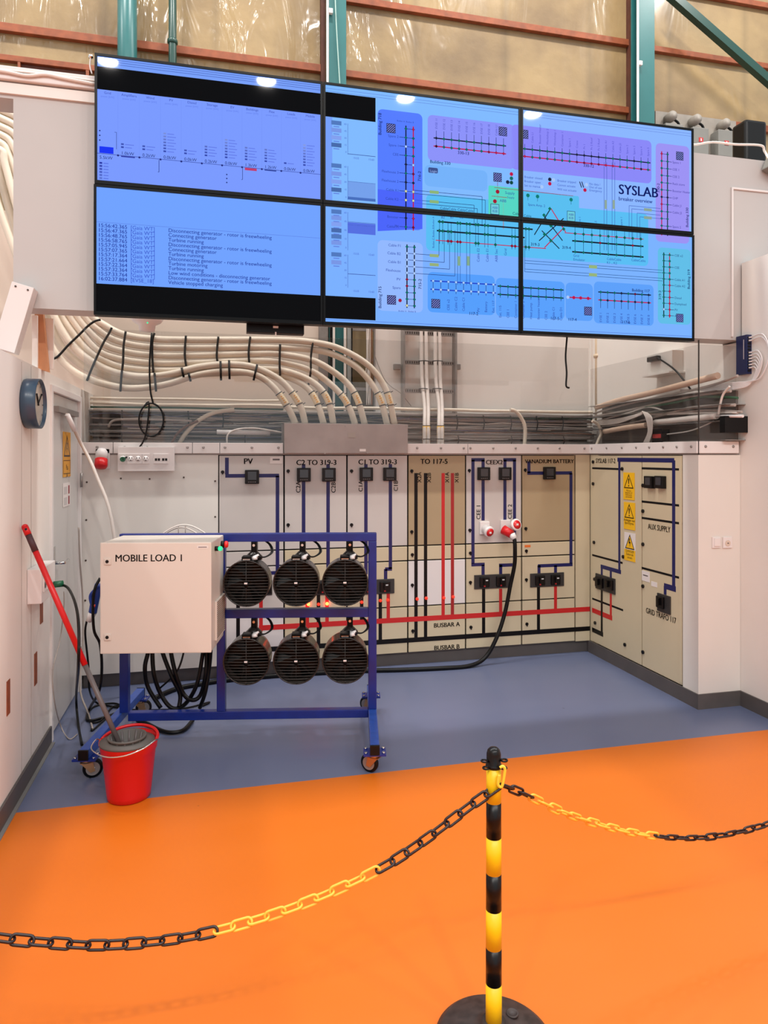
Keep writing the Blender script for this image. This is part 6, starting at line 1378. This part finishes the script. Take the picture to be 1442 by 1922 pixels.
for k, (ya, yb) in enumerate(st):
    za = 0.06 if k == 0 else zy(ya); zb2 = zy(yb); m = MB(); r_ = R0 - 0.0003 * k
    m.cyl(bp_ + ZP * za, bp_ + ZP * zb2, r_, BYEL if k % 2 == 0 else BBLK, r1=r_ - 0.0003, seg=36); m.build('yellow_band' if k % 2 == 0 else 'black_band', t)
zc = zy(1443); zt = H - (1402 - HY) / FP * 2.0
m = MB(); m.lathe([(0.0225, -0.004), (0.0235, 0.0), (0.0225, 0.004), (0.0205, 0.006), (0.0205, zt - zc - 0.018), (0.0175, zt - zc - 0.008), (0.011, zt - zc - 0.002), (0.0, zt - zc)], bp_ + ZP * zc, (0, 0, 1), BBLK, 36); cap = m.build('cap', t)
for an, z in ((200, 0.018), (-20, 0.020), (215, 0.001), (-32, 0.001)):
    u = RT * math.cos(math.radians(an)) + FW * math.sin(math.radians(an)); c0 = bp_ + ZP * (zc + z) + u * 0.030
    m = MB(); m.tube([c0 + (RT * math.cos(a) + FW * math.sin(a)) * 0.0085 for a in [2 * math.pi * k / 16 for k in range(16)]], 0.0028, BBLK, seg=8, closed=True, sub=2); m.build('eye_ring', cap)
hk = bp_ + ZP * (zc) + (RT * math.cos(math.radians(-32)) + FW * math.sin(math.radians(-32))) * 0.036
# chain link meshes
def link_mesh(name, mm, L=0.056, wd=0.0112, r=0.0037):
    m = MB(); P = []
    for k in range(9): a = math.pi / 2 - math.pi * k / 8; P.append(Vector(((L / 2 - wd) + wd * math.cos(a), wd * math.sin(a), 0)))
    for k in range(9): a = -math.pi / 2 - math.pi * k / 8; P.append(Vector((-(L / 2 - wd) + wd * math.cos(a), wd * math.sin(a), 0)))
    m.tube(P, r, mm, seg=8, closed=True, spline=False)
    bmesh.ops.recalc_face_normals(m.bm, faces=m.bm.faces[:])
    me = bpy.data.meshes.new(name); m.bm.to_mesh(me); m.bm.free(); me.materials.append(mm)
    for p in me.polygons: p.use_smooth = True
    return me
CHB = link_mesh('black_link', mat('chain_black', (30, 12, 14), 0.35)); CHY = link_mesh('yellow_link', mat('chain_yellow', (252, 182, 60), 0.4))
def chain(label, ctrl, cols, root_at):
    t = thing('barrier_chain', label, 'chain', tuple(root_at))
    P = catmull([W(x, y, D=d) for x, y, d in ctrl], 24)
    pitch = 0.0455; acc = 0; pos = [P[0]]; cur = P[0]; i = 1
    while i < len(P):
        s_ = (P[i] - cur).length
        if s_ < pitch - acc: acc += s_; cur = P[i]; i += 1
        else: cur = cur.lerp(P[i], (pitch - acc) / s_); pos.append(cur.copy()); acc = 0
    rnd = random.Random(3)
    for k in range(len(pos) - 1):
        a, b = pos[k], pos[k + 1]; d = (b - a).normalized(); c = (a + b) / 2
        o = bpy.data.objects.new('link', CHB if cols(k) else CHY); COL.objects.link(o); o.parent = t
        side = d.cross(ZP).normalized(); up = side.cross(d).normalized(); an = math.radians((22 if k % 2 else 78) + rnd.uniform(-14, 14))
        y = up * math.cos(an) + side * math.sin(an); z = d.cross(y)
        M = Matrix(((d.x, y.x, z.x, c.x), (d.y, y.y, z.y, c.y), (d.z, y.z, z.z, c.z), (0, 0, 0, 1)))
        o.matrix_local = ROOTM[t].inverted() @ M
    return t, len(pos) - 1
NB = {}
c1 = [(938, 1474, 1.985), (880, 1515, 1.975), (800, 1575, 1.955), (715, 1630, 1.935), (600, 1684, 1.905), (480, 1727, 1.87), (345, 1760, 1.835), (200, 1774, 1.79), (100, 1770, 1.76), (0, 1760, 1.73), (-90, 1742, 1.70), (-200, 1705, 1.66)]
_, n1 = chain('chain of black and yellow links sagging from the post to the left', c1, lambda k: k < 9 or 19 <= k, hk)
c2 = [(941, 1473, 1.985), (970, 1484, 2.02), (1005, 1500, 2.06), (1060, 1526, 2.12), (1120, 1546, 2.19), (1200, 1565, 2.27), (1285, 1573, 2.35), (1360, 1567, 2.42), (1442, 1546, 2.50), (1540, 1505, 2.58)]
_, n2 = chain('chain of black and yellow links sagging from the post to the right', c2, lambda k: k < 3 or k >= 16, hk)
print('CHAIN', n1, n2)
t = thing('chain_hook', 'yellow plastic hook holding both chains to the post eyelet', 'hook', tuple(hk))
a = W(944, 1441, D=1.97); b = W(943, 1476, D=1.97)
m = MB(); m.tube([a + RT * -0.008, a + RT * 0.0 + ZP * 0.004, a + RT * 0.006 - ZP * 0.006, b + RT * 0.002 + ZP * 0.01, b - RT * 0.003 - ZP * 0.002, b - RT * 0.012 + ZP * 0.006, a - RT * 0.010 - ZP * 0.02], 0.0042, mat('hook_yellow', (250, 204, 60), 0.35), seg=8); m.build('hook', t)
